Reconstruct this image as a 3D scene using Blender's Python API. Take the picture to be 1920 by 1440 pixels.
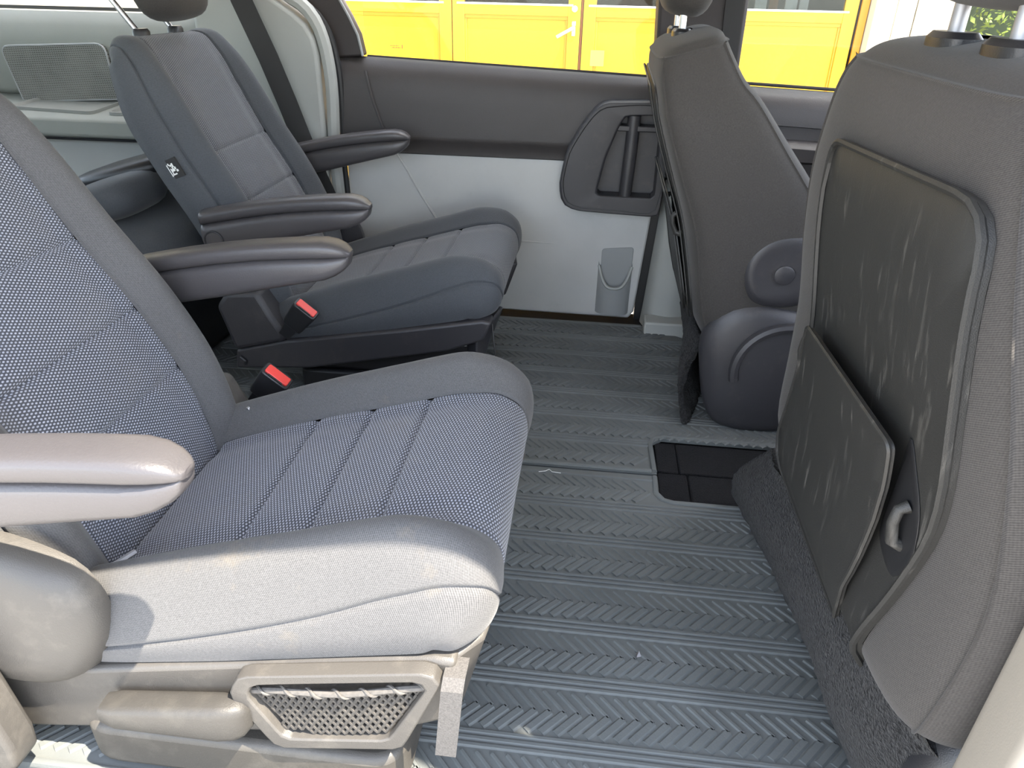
import bpy, math, random
import numpy as np
from mathutils import Vector, Matrix
random.seed(7); np.random.seed(7)
for o in list(bpy.data.objects): bpy.data.objects.remove(o, do_unlink=True)
SC = bpy.context.scene
COL = SC.collection
# ------------------------------------------------------------------ camera
cam = bpy.data.cameras.new('camera'); cam.sensor_width = 36; cam.lens = 36*1350/1920
cam.clip_start = 0.02; cam.clip_end = 200
co = bpy.data.objects.new('camera', cam); COL.objects.link(co)
pit, yaw, rol = math.radians(28.8), math.radians(6.0), math.radians(1.3)
fh = Vector((-math.sin(yaw), math.cos(yaw), 0)); r0 = Vector((math.cos(yaw), math.sin(yaw), 0))
fw = fh*math.cos(pit) - Vector((0, 0, 1))*math.sin(pit)
u0 = r0.cross(fw)
rr_ = r0*math.cos(rol) + u0*math.sin(rol); uu_ = u0*math.cos(rol) - r0*math.sin(rol)
M = Matrix((rr_, uu_, -fw)).transposed().to_4x4(); M.translation = (0, 0, 0.97)
co.matrix_world = M
SC.camera = co
# ------------------------------------------------------------------ sky, sun, exposure
w = bpy.data.worlds.new('sky'); SC.world = w; w.use_nodes = True
nt = w.node_tree; sk = nt.nodes.new('ShaderNodeTexSky'); sk.sky_type = 'NISHITA'
sk.sun_disc = False; sk.sun_elevation = math.radians(62); sk.sun_rotation = math.radians(60)
sk.air_density = 1.0; sk.dust_density = 1.5; sk.ozone_density = 1.0
hs = nt.nodes.new('ShaderNodeHueSaturation'); hs.inputs['Saturation'].default_value = 0.5
nt.links.new(sk.outputs[0], hs.inputs['Color']); nt.links.new(hs.outputs[0], nt.nodes['Background'].inputs[0])
nt.nodes['Background'].inputs[1].default_value = 0.215
sun = bpy.data.lights.new('sun', 'SUN'); sun.energy = 3.2; sun.angle = math.radians(0.6); sun.color = (1.0, 0.91, 0.77)
so = bpy.data.objects.new('sun', sun); COL.objects.link(so)
so.rotation_euler = Vector((-0.50, 0.20, -1.0)).to_track_quat('-Z', 'Y').to_euler()
so.location = (2, -2, 6)
SC.view_settings.view_transform = 'Standard'; SC.view_settings.look = 'None'
SC.view_settings.gamma = 1; SC.view_settings.use_curve_mapping = False
SC.view_settings.exposure = 2.95

# ------------------------------------------------------------------ materials
def newmat(name):
    m = bpy.data.materials.new(name); m.use_nodes = True
    return m, m.node_tree, m.node_tree.nodes['Principled BSDF']
def nd(nt, t, **k):
    n = nt.nodes.new(t)
    for a, v in k.items(): setattr(n, a, v)
    return n
def mth(nt, op, a, b=None):
    n = nd(nt, 'ShaderNodeMath', operation=op)
    for i, x in enumerate((a, b)):
        if x is None: continue
        if isinstance(x, (int, float)): n.inputs[i].default_value = x
        else: nt.links.new(x, n.inputs[i])
    return n.outputs[0]
def mixc(nt, f, a, b):
    n = nd(nt, 'ShaderNodeMix', data_type='RGBA')
    for i, x in ((0, f), (6, a), (7, b)):
        if isinstance(x, (int, float)): n.inputs[i].default_value = x
        elif isinstance(x, tuple): n.inputs[i].default_value = x + (1,)
        else: nt.links.new(x, n.inputs[i])
    return n.outputs[2]
def noise(nt, co, scale, detail=3, rough=.55):
    n = nd(nt, 'ShaderNodeTexNoise'); n.inputs['Scale'].default_value = scale
    n.inputs['Detail'].default_value = detail; n.inputs['Roughness'].default_value = rough
    nt.links.new(co, n.inputs['Vector']); return n.outputs[0]
def ramp(nt, f, a, b):
    n = nd(nt, 'ShaderNodeMapRange'); n.inputs[1].default_value = a; n.inputs[2].default_value = b
    nt.links.new(f, n.inputs[0]); return n.outputs[0]
def bump(nt, p, h, dist, strength=1.0):
    n = nd(nt, 'ShaderNodeBump'); n.inputs['Distance'].default_value = dist; n.inputs['Strength'].default_value = strength
    nt.links.new(h, n.inputs['Height']); nt.links.new(n.outputs[0], p.inputs['Normal'])
def pmat(name, col, rough=.5, metal=0, spec=.5, bmp=None, var=0, vscale=6, dirt=None, sheen=0):
    m, nt, p = newmat(name)
    p.inputs['Base Color'].default_value = col + (1,); p.inputs['Roughness'].default_value = rough
    p.inputs['Metallic'].default_value = metal; p.inputs['Specular IOR Level'].default_value = spec
    if sheen: p.inputs['Sheen Weight'].default_value = sheen; p.inputs['Sheen Roughness'].default_value = .5
    tc = nd(nt, 'ShaderNodeTexCoord').outputs['Object']
    c = None
    if var:
        f = noise(nt, tc, vscale, 4)
        c = mixc(nt, ramp(nt, f, .3, .7), tuple(x*(1-var) for x in col), tuple(min(1, x*(1+var)) for x in col))
    if dirt:
        dcol, dscale, lo, hi, amt = dirt
        f = ramp(nt, noise(nt, tc, dscale, 6, .7), lo, hi)
        c = mixc(nt, mth(nt, 'MULTIPLY', f, amt), c if c is not None else col, dcol)
    if c is not None: nt.links.new(c, p.inputs['Base Color'])
    if bmp: bump(nt, p, noise(nt, tc, bmp[0], 2), bmp[1], bmp[2] if len(bmp) > 2 else 1.0)
    return m
def weave(name, col, hi, scale=430, sheen=.25, dirt=None):
    m, nt, p = newmat(name)
    tc = nd(nt, 'ShaderNodeTexCoord').outputs['UV']
    sp = nd(nt, 'ShaderNodeSeparateXYZ'); nt.links.new(tc, sp.inputs[0])
    d = mth(nt, 'ADD', sp.outputs[0], mth(nt, 'MULTIPLY', sp.outputs[1], .55))
    s1 = mth(nt, 'SINE', mth(nt, 'MULTIPLY', d, 2*math.pi*scale))
    s2 = mth(nt, 'SINE', mth(nt, 'MULTIPLY', sp.outputs[1], 2*math.pi*scale*.8))
    h = ramp(nt, mth(nt, 'ADD', s1, mth(nt, 'MULTIPLY', s2, .3)), -1.4, 1.4)
    ob = nd(nt, 'ShaderNodeTexCoord').outputs['Object']
    g = noise(nt, ob, 420, 2)
    f = mth(nt, 'MULTIPLY', mth(nt, 'ADD', h, g), .5)
    c = mixc(nt, ramp(nt, f, .25, .75), col, hi)
    c = mixc(nt, mth(nt, 'MULTIPLY', ramp(nt, noise(nt, ob, 7, 4), .35, .75), .25), c, tuple(x*1.7 for x in col))
    if dirt:
        dcol, dscale, lo, hi2, amt = dirt
        c = mixc(nt, mth(nt, 'MULTIPLY', ramp(nt, noise(nt, ob, dscale, 6, .7), lo, hi2), amt), c, dcol)
    nt.links.new(c, p.inputs['Base Color']); p.inputs['Roughness'].default_value = .85
    p.inputs['Specular IOR Level'].default_value = .25
    p.inputs['Sheen Weight'].default_value = sheen; p.inputs['Sheen Roughness'].default_value = .45
    bump(nt, p, f, .0006, .6)
    return m
def dotmesh(name, col, hi, pu=.0050, pv=.0052, r=.30, amt=1.0):
    m, nt, p = newmat(name)
    tc = nd(nt, 'ShaderNodeTexCoord').outputs['UV']
    sp = nd(nt, 'ShaderNodeSeparateXYZ'); nt.links.new(tc, sp.inputs[0])
    v = mth(nt, 'MULTIPLY', sp.outputs[1], 1/pv); row = mth(nt, 'FLOOR', v)
    st = mth(nt, 'MULTIPLY', mth(nt, 'FRACT', mth(nt, 'MULTIPLY', row, .5)), 1.0)
    u = mth(nt, 'ADD', mth(nt, 'MULTIPLY', sp.outputs[0], 1/pu), st)
    fu = mth(nt, 'SUBTRACT', mth(nt, 'FRACT', u), .5); fv = mth(nt, 'SUBTRACT', mth(nt, 'FRACT', v), .5)
    fu = mth(nt, 'MULTIPLY', fu, 1.25); fv = mth(nt, 'MULTIPLY', fv, .85)
    d = mth(nt, 'SQRT', mth(nt, 'ADD', mth(nt, 'MULTIPLY', fu, fu), mth(nt, 'MULTIPLY', fv, fv)))
    k = ramp(nt, d, r+.09, r-.09)
    ob = nd(nt, 'ShaderNodeTexCoord').outputs['Object']
    k2 = mth(nt, 'MULTIPLY', k, mth(nt, 'ADD', .55, mth(nt, 'MULTIPLY', noise(nt, ob, 160, 2), .7)))
    c = mixc(nt, mth(nt, 'MULTIPLY', k2, amt), col, hi)
    c = mixc(nt, mth(nt, 'MULTIPLY', ramp(nt, noise(nt, ob, 9, 4), .5, .8), .22), c, (.14, .125, .10))
    nt.links.new(c, p.inputs['Base Color']); p.inputs['Roughness'].default_value = .8
    p.inputs['Specular IOR Level'].default_value = .3
    p.inputs['Sheen Weight'].default_value = .2
    bump(nt, p, k, .0008, .8)
    return m
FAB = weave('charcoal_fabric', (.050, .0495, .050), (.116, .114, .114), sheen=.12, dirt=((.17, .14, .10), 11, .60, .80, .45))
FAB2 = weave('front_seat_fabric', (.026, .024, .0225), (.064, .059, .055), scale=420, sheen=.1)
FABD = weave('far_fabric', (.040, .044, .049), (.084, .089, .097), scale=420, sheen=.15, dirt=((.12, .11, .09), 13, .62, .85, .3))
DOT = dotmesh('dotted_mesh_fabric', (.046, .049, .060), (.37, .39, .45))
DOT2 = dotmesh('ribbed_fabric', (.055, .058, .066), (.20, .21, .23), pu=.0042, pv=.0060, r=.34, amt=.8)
PLA = pmat('dark_grained_plastic', (.034, .033, .037), .42, bmp=(700, .0006, .6), dirt=((.15, .13, .11), 16, .55, .85, .25))
PLN = pmat('sunlit_dusty_plastic', (.062, .057, .051), .45, bmp=(700, .0006, .6), dirt=((.20, .18, .15), 18, .5, .85, .35))  # dusty copy of the dark plastic, lightened to imitate sun on near-seat trims
PLV = pmat('lever_plastic', (.038, .035, .031), .5, bmp=(700, .0006, .6), dirt=((.12, .11, .09), 18, .5, .85, .3))
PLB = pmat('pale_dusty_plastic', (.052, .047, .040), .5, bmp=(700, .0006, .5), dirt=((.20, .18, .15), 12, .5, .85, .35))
PLA2 = pmat('armrest_vinyl', (.055, .051, .053), .38, bmp=(380, .0006, .5), dirt=((.10, .09, .08), 25, .6, .8, .2))
PLD = pmat('black_plastic', (.016, .016, .018), .38, bmp=(600, .0005, .5))
def hardmat():
    m, nt, p = newmat('scratched_hard_panel'); tc = nd(nt, 'ShaderNodeTexCoord').outputs['Object']
    mp = nd(nt, 'ShaderNodeMapping'); mp.inputs['Scale'].default_value = (90, 90, 9); mp.inputs['Rotation'].default_value = (.35, 0, 0); nt.links.new(tc, mp.inputs[0])
    a = ramp(nt, noise(nt, mp.outputs[0], 1.0, 4, .6), .56, .74); b = ramp(nt, noise(nt, tc, 9, 2), .46, .62)
    f = mth(nt, 'MULTIPLY', mth(nt, 'MULTIPLY', a, b), .38)
    nt.links.new(mixc(nt, f, (.023, .0225, .021), (.22, .21, .19)), p.inputs['Base Color']); p.inputs['Roughness'].default_value = .5; p.inputs['Specular IOR Level'].default_value = .4
    bump(nt, p, noise(nt, tc, 900, 2), .0006, .6); return m
HARD = hardmat()
GRY = pmat('light_grey_trim', (.35, .36, .34), .62, bmp=(700, .0005, .4), var=.05, vscale=4)
GRYU = pmat('shaded_wall_trim', (.225, .235, .215), .65, bmp=(700, .0005, .4), var=.05, vscale=4)  # same plastic as the light trim, darkened to imitate dimmer light up here
GRYL = pmat('lit_wall_trim', (.55, .56, .54), .65, bmp=(700, .0005, .4), var=.05, vscale=4)  # same plastic again, window light on the lower wall put into the colour
GRYD = pmat('door_grey_panel', (.46, .462, .45), .5, bmp=(500, .0005, .4), var=.06, vscale=5, dirt=((.25, .24, .22), 8, .6, .85, .3))
GRYP = pmat('grey_pouch_plastic', (.27, .28, .28), .5)
BEI = pmat('beige_trim', (.235, .213, .18), .55, bmp=(500, .0004, .3))
DRK = pmat('dark_door_trim', (.040, .035, .034), .5, bmp=(650, .0007, .6), var=.08)
DRKR = pmat('brown_black_trim', (.030, .024, .024), .6, bmp=(500, .0005, .4))
RUB = pmat('black_rubber', (.112, .120, .118), .7, spec=.3, bmp=(300, .0006, .5), var=.18, vscale=3, dirt=((.17, .175, .165), 9, .5, .85, .4))
SEAL = pmat('rubber_seal', (.010, .010, .011), .5)
CARP = pmat('dark_carpet', (.009, .009, .010), .95, spec=.1, bmp=(500, .003, 1.0), var=.5, vscale=260, sheen=.04)
CARPF = pmat('fuzzy_carpet', (.018, .018, .0185), .95, spec=.1, bmp=(240, .006, 1.0), var=.7, vscale=160, sheen=.08, dirt=((.16, .16, .16), 130, .68, .82, .4))
CHR = pmat('brushed_steel', (.62, .62, .64), .3, metal=1)
STEEL = pmat('matte_steel', (.35, .35, .37), .45, metal=.6)
RED = pmat('red_button', (.75, .055, .045), .35)
WHT = pmat('white_print', (.75, .75, .73), .6)
BELT = pmat('black_webbing', (.022, .021, .021), .7, bmp=(900, .0004, .5))
WEB = pmat('grey_webbing', (.075, .070, .066), .85, bmp=(700, .0008, .8), var=.3, vscale=500)
CORD = pmat('elastic_cord', (.085, .078, .070), .8, var=.2, vscale=200)
NET = pmat('net_cord', (.050, .045, .039), .85, var=.3, vscale=150)
SEAM = pmat('seam_thread', (.012, .012, .014), .9)
TRAYD = pmat('grey_tray_floor', (.20, .205, .19), .6)
YEL = pmat('yellow_paint', (.62, .33, .010), .45, var=.03, vscale=2)
YEL2 = pmat('yellow_paint_edge', (.58, .26, .008), .45)
WOOD = pmat('cream_boards', (.55, .46, .34), .6, var=.06, vscale=3)
BRN = pmat('brown_gap', (.22, .08, .02), .7)
CUR = pmat('pale_curtain', (.55, .52, .48), .9, var=.2, vscale=12)
DKW = pmat('dark_room', (.05, .035, .025), .8, var=.4, vscale=5)
PAV = pmat('pale_paving', (.42, .395, .36), .85, var=.12, vscale=1.5, bmp=(40, .004))
HEADL = pmat('headliner', (.68, .66, .62), .9)
LEAF = pmat('hedge_leaf', (.17, .22, .03), .6, var=.6, vscale=6)
HEDGE = pmat('hedge_core', (.02, .035, .008), .9)
ROOF = pmat('brown_roof', (.20, .10, .07), .7)
PALEY = pmat('pale_sticker', (.66, .42, .06), .6)
def glassmat(name, tint, refl):
    m = bpy.data.materials.new(name); m.use_nodes = True; nt = m.node_tree
    nt.nodes.remove(nt.nodes['Principled BSDF'])
    a = nd(nt, 'ShaderNodeBsdfTransparent'); a.inputs[0].default_value = tint + (1,)
    g = nd(nt, 'ShaderNodeBsdfGlossy'); g.inputs['Roughness'].default_value = .02
    lw = nd(nt, 'ShaderNodeFresnel'); lw.inputs[0].default_value = 1.4
    mx = nd(nt, 'ShaderNodeMixShader'); nt.links.new(mth(nt, 'MULTIPLY', lw.outputs[0], refl), mx.inputs[0])
    nt.links.new(a.outputs[0], mx.inputs[1]); nt.links.new(g.outputs[0], mx.inputs[2])
    nt.links.new(mx.outputs[0], nt.nodes['Material Output'].inputs[0]); return m
GLS = glassmat('window_glass', (.90, .93, .92), .8)
GLS3 = glassmat('privacy_glass', (.45, .46, .45), .8)
GLS2 = glassmat('garage_glass', (.75, .78, .78), 1.5)
def grillemat():
    m, nt, p = newmat('perforated_grille')
    tc = nd(nt, 'ShaderNodeTexCoord').outputs['UV']
    sp = nd(nt, 'ShaderNodeSeparateXYZ'); nt.links.new(tc, sp.inputs[0])
    v = mth(nt, 'MULTIPLY', sp.outputs[1], 1/.0052); row = mth(nt, 'FLOOR', v)
    u = mth(nt, 'ADD', mth(nt, 'MULTIPLY', sp.outputs[0], 1/.006), mth(nt, 'FRACT', mth(nt, 'MULTIPLY', row, .5)))
    fu = mth(nt, 'SUBTRACT', mth(nt, 'FRACT', u), .5); fv = mth(nt, 'SUBTRACT', mth(nt, 'FRACT', v), .5)
    d = mth(nt, 'SQRT', mth(nt, 'ADD', mth(nt, 'MULTIPLY', fu, fu), mth(nt, 'MULTIPLY', fv, fv)))
    k = ramp(nt, d, .38, .47)
    ob = nd(nt, 'ShaderNodeTexCoord').outputs['Object']
    dark = mixc(nt, ramp(nt, noise(nt, ob, 9, 3), .4, .65), (.035, .032, .025), (.10, .095, .08))
    nt.links.new(mixc(nt, k, dark, (.24, .245, .225)), p.inputs['Base Color']); p.inputs['Roughness'].default_value = .6
    return m
GRIL = grillemat()

# ------------------------------------------------------------------ mesh helpers
WL = {}
def wloc(o):
    v = Vector((0, 0, 0))
    while o is not None: v = v + o.location; o = o.parent
    return v
def tag(o, label=None, cat=None, group=None, kind=None):
    if label: o['label'] = label
    if cat: o['category'] = cat
    if group: o['group'] = group
    if kind: o['kind'] = kind
    return o
def empty(name, loc, label=None, cat=None, group=None, kind=None, parent=None):
    o = bpy.data.objects.new(name, None); COL.objects.link(o); o.location = loc
    o.empty_display_size = .05
    if parent: o.parent = parent
    return tag(o, label, cat, group, kind)
class MB:
    def __init__(s): s.v = []; s.f = []; s.uv = None
    def add(s, vs, fs):
        b = len(s.v); s.v += [tuple(map(float, p)) for p in vs]; s.f += [tuple(b+i for i in f) for f in fs]; return s
    def box(s, c, d, R=None):
        x, y, z = (k/2 for k in d)
        vs = [Vector(p) for p in ((-x,-y,-z),(x,-y,-z),(x,y,-z),(-x,y,-z),(-x,-y,z),(x,-y,z),(x,y,z),(-x,y,z))]
        if R is not None: vs = [R @ p for p in vs]
        c = Vector(c); vs = [p+c for p in vs]
        return s.add(vs, [(0,3,2,1),(4,5,6,7),(0,1,5,4),(1,2,6,5),(2,3,7,6),(3,0,4,7)])
    def bb(s, x0, x1, y0, y1, z0, z1):
        return s.box(((x0+x1)/2,(y0+y1)/2,(z0+z1)/2),(abs(x1-x0),abs(y1-y0),abs(z1-z0)))
    def prism(s, poly, ax, a, b):
        def P(p, t):
            return {'y': (p[0], t, p[1]), 'x': (t, p[0], p[1]), 'z': (p[0], p[1], t)}[ax]
        n = len(poly); area = sum(poly[i][0]*poly[(i+1)%n][1]-poly[(i+1)%n][0]*poly[i][1] for i in range(n))
        if area < 0: poly = poly[::-1]
        if ax == 'y': a, b = max(a,b), min(a,b)
        else: a, b = min(a,b), max(a,b)
        vs = [P(p,a) for p in poly]+[P(p,b) for p in poly]
        fs = [tuple(range(n))[::-1], tuple(range(n,2*n))]+[(i,(i+1)%n,n+(i+1)%n,n+i) for i in range(n)]
        return s.add(vs, fs)
    def loft(s, loops, cap=True, closed=True):
        n = len(loops[0]); m = len(loops); vs = [p for l in loops for p in l]; fs = []
        for i in range(m-1):
            for j in range(n if closed else n-1):
                k = (j+1) % n; fs.append((i*n+j, i*n+k, (i+1)*n+k, (i+1)*n+j))
        if cap: fs += [tuple(range(n))[::-1], tuple(range((m-1)*n, m*n))]
        return s.add(vs, fs)
    def tube(s, path, r, n=8, closed=False, sy=1.0):
        P = [Vector(p) for p in path]; loops = []; m = len(P); up = None
        rs = r if isinstance(r, (list, tuple)) else [r]*m
        for i, p in enumerate(P):
            a = P[(i-1) % m] if closed or i > 0 else p; b = P[(i+1) % m] if closed or i < m-1 else p
            t = (b-a).normalized()
            if up is None:
                up = Vector((0,0,1)) if abs(t.z) < .9 else Vector((0,1,0))
            x = t.cross(up)
            if x.length < 1e-6: x = t.orthogonal()
            x.normalize(); y = x.cross(t); up = y
            loops.append([p + (x*math.cos(2*math.pi*k/n) + y*sy*math.sin(2*math.pi*k/n))*rs[i] for k in range(n)])
        if closed: loops.append(loops[0]); return s.loft(loops, False)
        return s.loft(loops)
    def build(s, name, mat, parent=None, bevel=0, seg=2, sharp=38, local=False, smooth=True, sub=0):
        me = bpy.data.meshes.new(name)
        off = Vector((0,0,0)) if (local or parent is None) else wloc(parent)
        me.from_pydata([(v[0]-off.x, v[1]-off.y, v[2]-off.z) for v in s.v], [], s.f); me.update()
        if s.uv is not None:
            l = me.uv_layers.new(name='UVMap'); idx = np.empty(len(me.loops), dtype=np.int32)
            me.loops.foreach_get('vertex_index', idx); l.data.foreach_set('uv', np.asarray(s.uv, dtype=np.float32)[idx].ravel())
        if smooth:
            me.polygons.foreach_set('use_smooth', [True]*len(me.polygons)); me.set_sharp_from_angle(angle=math.radians(sharp))
        me.materials.append(mat)
        o = bpy.data.objects.new(name, me); COL.objects.link(o)
        if parent: o.parent = parent
        if bevel:
            b = o.modifiers.new('bevel', 'BEVEL'); b.width = bevel; b.segments = seg; b.limit_method = 'ANGLE'; b.angle_limit = math.radians(30); b.harden_normals = False
        if sub:
            q = o.modifiers.new('sub', 'SUBSURF'); q.levels = sub; q.render_levels = sub
        return o
def herm(k, v, q):
    k = np.asarray(k, float); v = np.asarray(v, float); one = v.ndim == 1
    if one: v = v[:, None]
    q = np.clip(np.asarray(q, float), k[0], k[-1]); tg = np.gradient(v, k, axis=0)
    i = np.clip(np.searchsorted(k, q, side='right')-1, 0, len(k)-2)
    h = (k[i+1]-k[i]); t = ((q-k[i])/h)[..., None]; h = h[..., None]
    r = (2*t**3-3*t**2+1)*v[i]+(t**3-2*t**2+t)*h*tg[i]+(-2*t**3+3*t**2)*v[i+1]+(t**3-t**2)*h*tg[i+1]
    return r[..., 0] if one else r
def arck(P):
    P = np.asarray(P, float); d = np.r_[0, np.cumsum(np.linalg.norm(np.diff(P, axis=0), axis=1))]; return d/d[-1]
def smooth_poly(pts, n=40, closed=True):
    P = np.asarray(pts, float)
    if closed: P = np.vstack([P[-2:], P, P[:3]])
    k = np.r_[0, np.cumsum(np.linalg.norm(np.diff(P, axis=0), axis=1))]
    if closed: q = np.linspace(k[2], k[-3], n, endpoint=False)
    else: q = np.linspace(k[0], k[-1], n)
    return herm(k, P, q)
def resample(pts, n, closed=True):
    P = np.asarray(pts, float)
    if closed: P = np.vstack([P, P[:1]])
    k = np.r_[0, np.cumsum(np.linalg.norm(np.diff(P, axis=0), axis=1))]
    q = np.linspace(0, k[-1], n, endpoint=not closed)
    return np.stack([np.interp(q, k, P[:, i]) for i in range(P.shape[1])], 1)
def roundpoly(pts, r, n=4):
    out = []; m = len(pts)
    rs = r if isinstance(r, (list, tuple)) else [r]*m
    for i in range(m):
        p = Vector(pts[i]); a = Vector(pts[i-1]); b = Vector(pts[(i+1) % m])
        u = (a-p); v = (b-p); k = min(rs[i], u.length*.49, v.length*.49)
        A = p+u.normalized()*k; B = p+v.normalized()*k
        for j in range(n+1):
            t = j/n; q = A*(1-t)**2+p*2*t*(1-t)+B*t*t; out.append((q.x, q.y))
    return out
def grid_mesh(G, flip=False, uv=None):
    n, m = G.shape[:2]; b = MB(); fs = []
    for i in range(n-1):
        for j in range(m-1):
            f = (i*m+j, (i+1)*m+j, (i+1)*m+j+1, i*m+j+1)
            fs.append(f[::-1] if flip else f)
    b.add(G.reshape(-1, 3), fs)
    if uv is None:
        du = np.linalg.norm(np.diff(G, axis=0), axis=2).mean(axis=1); dv = np.linalg.norm(np.diff(G, axis=1), axis=2)
        U = np.r_[0, np.cumsum(du)]; Vv = np.concatenate([np.zeros((n, 1)), np.cumsum(dv, axis=1)], 1); Vv = Vv - Vv[:, m//2][:, None]
        uv = np.stack([np.repeat(U[:, None], m, 1), Vv], 2)
    b.uv = uv.reshape(-1, 2); return b
def patch(name, S, s0, s1, t0, t1, mat, parent, ns=24, nt=24, sign=1, ed=(1,1,1,1), depth=.004, wid=.006, puff=0, local=True):
    """surface piece between seams: edges flagged in ed dip inward so neighbours meet in a groove"""
    def ls(n, length, e0, e1):
        q = np.linspace(0, 1, n); k = [x*wid/length for x in (.35, .8, 1.5)]
        if e0: q = np.r_[q, k]
        if e1: q = np.r_[q, 1-np.array(k)]
        return np.unique(np.clip(q, 0, 1))
    mid = S(np.linspace(s0, s1, 30), np.array([(t0+t1)/2]))[:, 0]; Ls = np.linalg.norm(np.diff(mid, axis=0), axis=1).sum()
    mid = S(np.array([(s0+s1)/2]), np.linspace(t0, t1, 30))[0]; Lt = np.linalg.norm(np.diff(mid, axis=0), axis=1).sum()
    qs = ls(ns, Ls, ed[0], ed[1]); qt = ls(nt, Lt, ed[2], ed[3])
    ss = s0+(s1-s0)*qs; tt = t0+(t1-t0)*qt; G = S(ss, tt); e = 1e-3
    N = np.cross(S(np.clip(ss+e, 0, 1), tt)-S(np.clip(ss-e, 0, 1), tt), S(ss, np.clip(tt+e, -1, 1))-S(ss, np.clip(tt-e, -1, 1)))*sign
    N /= np.maximum(np.linalg.norm(N, axis=2, keepdims=True), 1e-9)
    off = np.zeros(G.shape[:2]); A = qs[:, None]*Ls; B = qt[None, :]*Lt
    if ed[0]: off -= depth*np.exp(-(A/wid)**2)
    if ed[1]: off -= depth*np.exp(-((Ls-A)/wid)**2)
    if ed[2]: off -= depth*np.exp(-(B/wid)**2)
    if ed[3]: off -= depth*np.exp(-((Lt-B)/wid)**2)
    if puff: off = off+puff*(1-(2*qs[:, None]-1)**2)
    G = G+N*off[..., None]
    return grid_mesh(G, flip=(sign < 0)).build(name, mat, parent, sharp=80, local=local)
def sloop(cx, cy, cz, a, b, ax='x', n=20, p=3.0):
    out = []
    for i in range(n):
        t = 2*math.pi*i/n; c, s = math.cos(t), math.sin(t)
        X = math.copysign(abs(c)**(2/p), c)*a; Y = math.copysign(abs(s)**(2/p), s)*b
        out.append({'x': (cx, cy+X, cz+Y), 'y': (cx+X, cy, cz+Y), 'z': (cx+X, cy+Y, cz)}[ax])
    return out
def rbox(c, d, r=.02, R=None, p=4.0, n=24, m=10):
    """softly rounded cushion block, superellipsoid"""
    b = MB(); loops = []
    for i in range(m+1):
        ph = -math.pi/2+math.pi*i/m; sz = math.sin(ph); cz = max(math.cos(ph), .02)
        z = math.copysign(abs(sz)**(2/p), sz)*d[2]/2; k = cz**(2/p)
        L = [Vector(q) for q in sloop(0, 0, z, d[0]/2*k, d[1]/2*k, 'z', n, p)]
        if R is not None: L = [R @ q for q in L]
        loops.append([q+Vector(c) for q in L])
    return b.loft(loops)
RX = lambda a: Matrix.Rotation(math.radians(a), 3, 'X')
RY = lambda a: Matrix.Rotation(math.radians(a), 3, 'Y')
RZ = lambda a: Matrix.Rotation(math.radians(a), 3, 'Z')
def ringpanel(outer, inner, yf, yb, yr, n=48, mb=None):
    """plate in the XZ plane facing -Y with a recess: front ring, outer wall, inner wall, recess floor"""
    b = mb or MB(); O = resample(outer, n); I = resample(inner, n)
    j = np.argmin([np.abs(O-np.roll(I, k, 0)).sum() for k in range(n)]); I = np.roll(I, j, 0)
    L = [[(p[0], yb, p[1]) for p in O], [(p[0], yf+.006, p[1]) for p in O], [(p[0]*.96+q[0]*.04, yf, p[1]*.96+q[1]*.04) for p, q in zip(O, I)],
         [(p[0]*.05+q[0]*.95, yf, p[1]*.05+q[1]*.95) for p, q in zip(O, I)], [(q[0], yf+.004, q[1]) for q in I], [(q[0], yr, q[1]) for q in I]]
    return b.loft(L)

# ================================================================== SETTING: floor, roof, walls
fl = MB().bb(-2.7, 1.6, .44, 2.34, -.06, -.012).build('floor', CARP); tag(fl, 'dark carpeted van floor under the rubber mats', 'floor', kind='structure')
YR = .446   # edge of the roof above the open side door
ce = MB().prism([(YR, 1.22), (.62, 1.30), (1.40, 1.33), (2.12, 1.30), (2.24, 1.24), (2.24, 1.34), (1.4, 1.42), (YR, 1.34)], 'x', -2.7, 1.25).build('ceiling', HEADL)
tag(ce, 'pale headliner and roof over the cabin', 'ceiling', kind='structure')
gd = MB().bb(-14, 14, -10, 16, -.52, -.46).build('ground', PAV); tag(gd, 'pale paved yard outside the van', 'ground', kind='structure')
# near side shell (behind / beside the camera): quarter wall, B-pillar, front door, sill
wr = MB().bb(-2.7, -1.02, .36, .44, -.1, .86).bb(-2.7, -2.2, .40, .46, .86, 1.28).build('wall_right', GRY); w2 = MB().bb(-2.2, -1.02, .40, .404, .86, 1.26).build('window_2', GLS); tag(w2, 'near rear side window', 'window', kind='structure')
w3 = MB().bb(-2.745, -2.74, .4, 2.3, .86, 1.34).build('window_3', GLS); tag(w3, 'tailgate window', 'window', kind='structure')
tag(wr, 'near rear side wall of the van', 'wall', kind='structure')
wb = MB().bb(-2.78, -2.7, .4, 2.3, -.1, .86).build('wall_back', GRY); tag(wb, 'tailgate lower wall of the van', 'wall', kind='structure')
sl = MB().bb(-1.0, .36, .36, .45, -.12, -.012).build('trim_1', GRY, bevel=.006); tag(sl, 'door sill strip below the open side door', 'trim', kind='structure')
bp = MB(); bp.prism(roundpoly([(.372, .405), (.52, .405), (.52, .50), (.382, .48)], .012), 'z', -.1, .62)
bp.loft([[(x, y, .62) for x, y in roundpoly([(.372, .405), (.52, .405), (.52, .50), (.382, .48)], .012)], [(x+.04, y-.03, 1.28) for x, y in roundpoly([(.372, .405), (.49, .405), (.49, .48), (.382, .47)], .012)]])
bp = bp.build('trim_2', BEI); tag(bp, 'beige lower pillar trim at the right edge, closest to the camera', 'trim', kind='structure')
wf = MB().bb(1.5, 1.56, .4, 2.3, -.1, .70).bb(1.2, 1.5, .42, 2.25, .45, .74).build('wall_front', DRK); tag(wf, 'dashboard end of the cabin beyond the right edge', 'wall', kind='structure')
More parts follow.
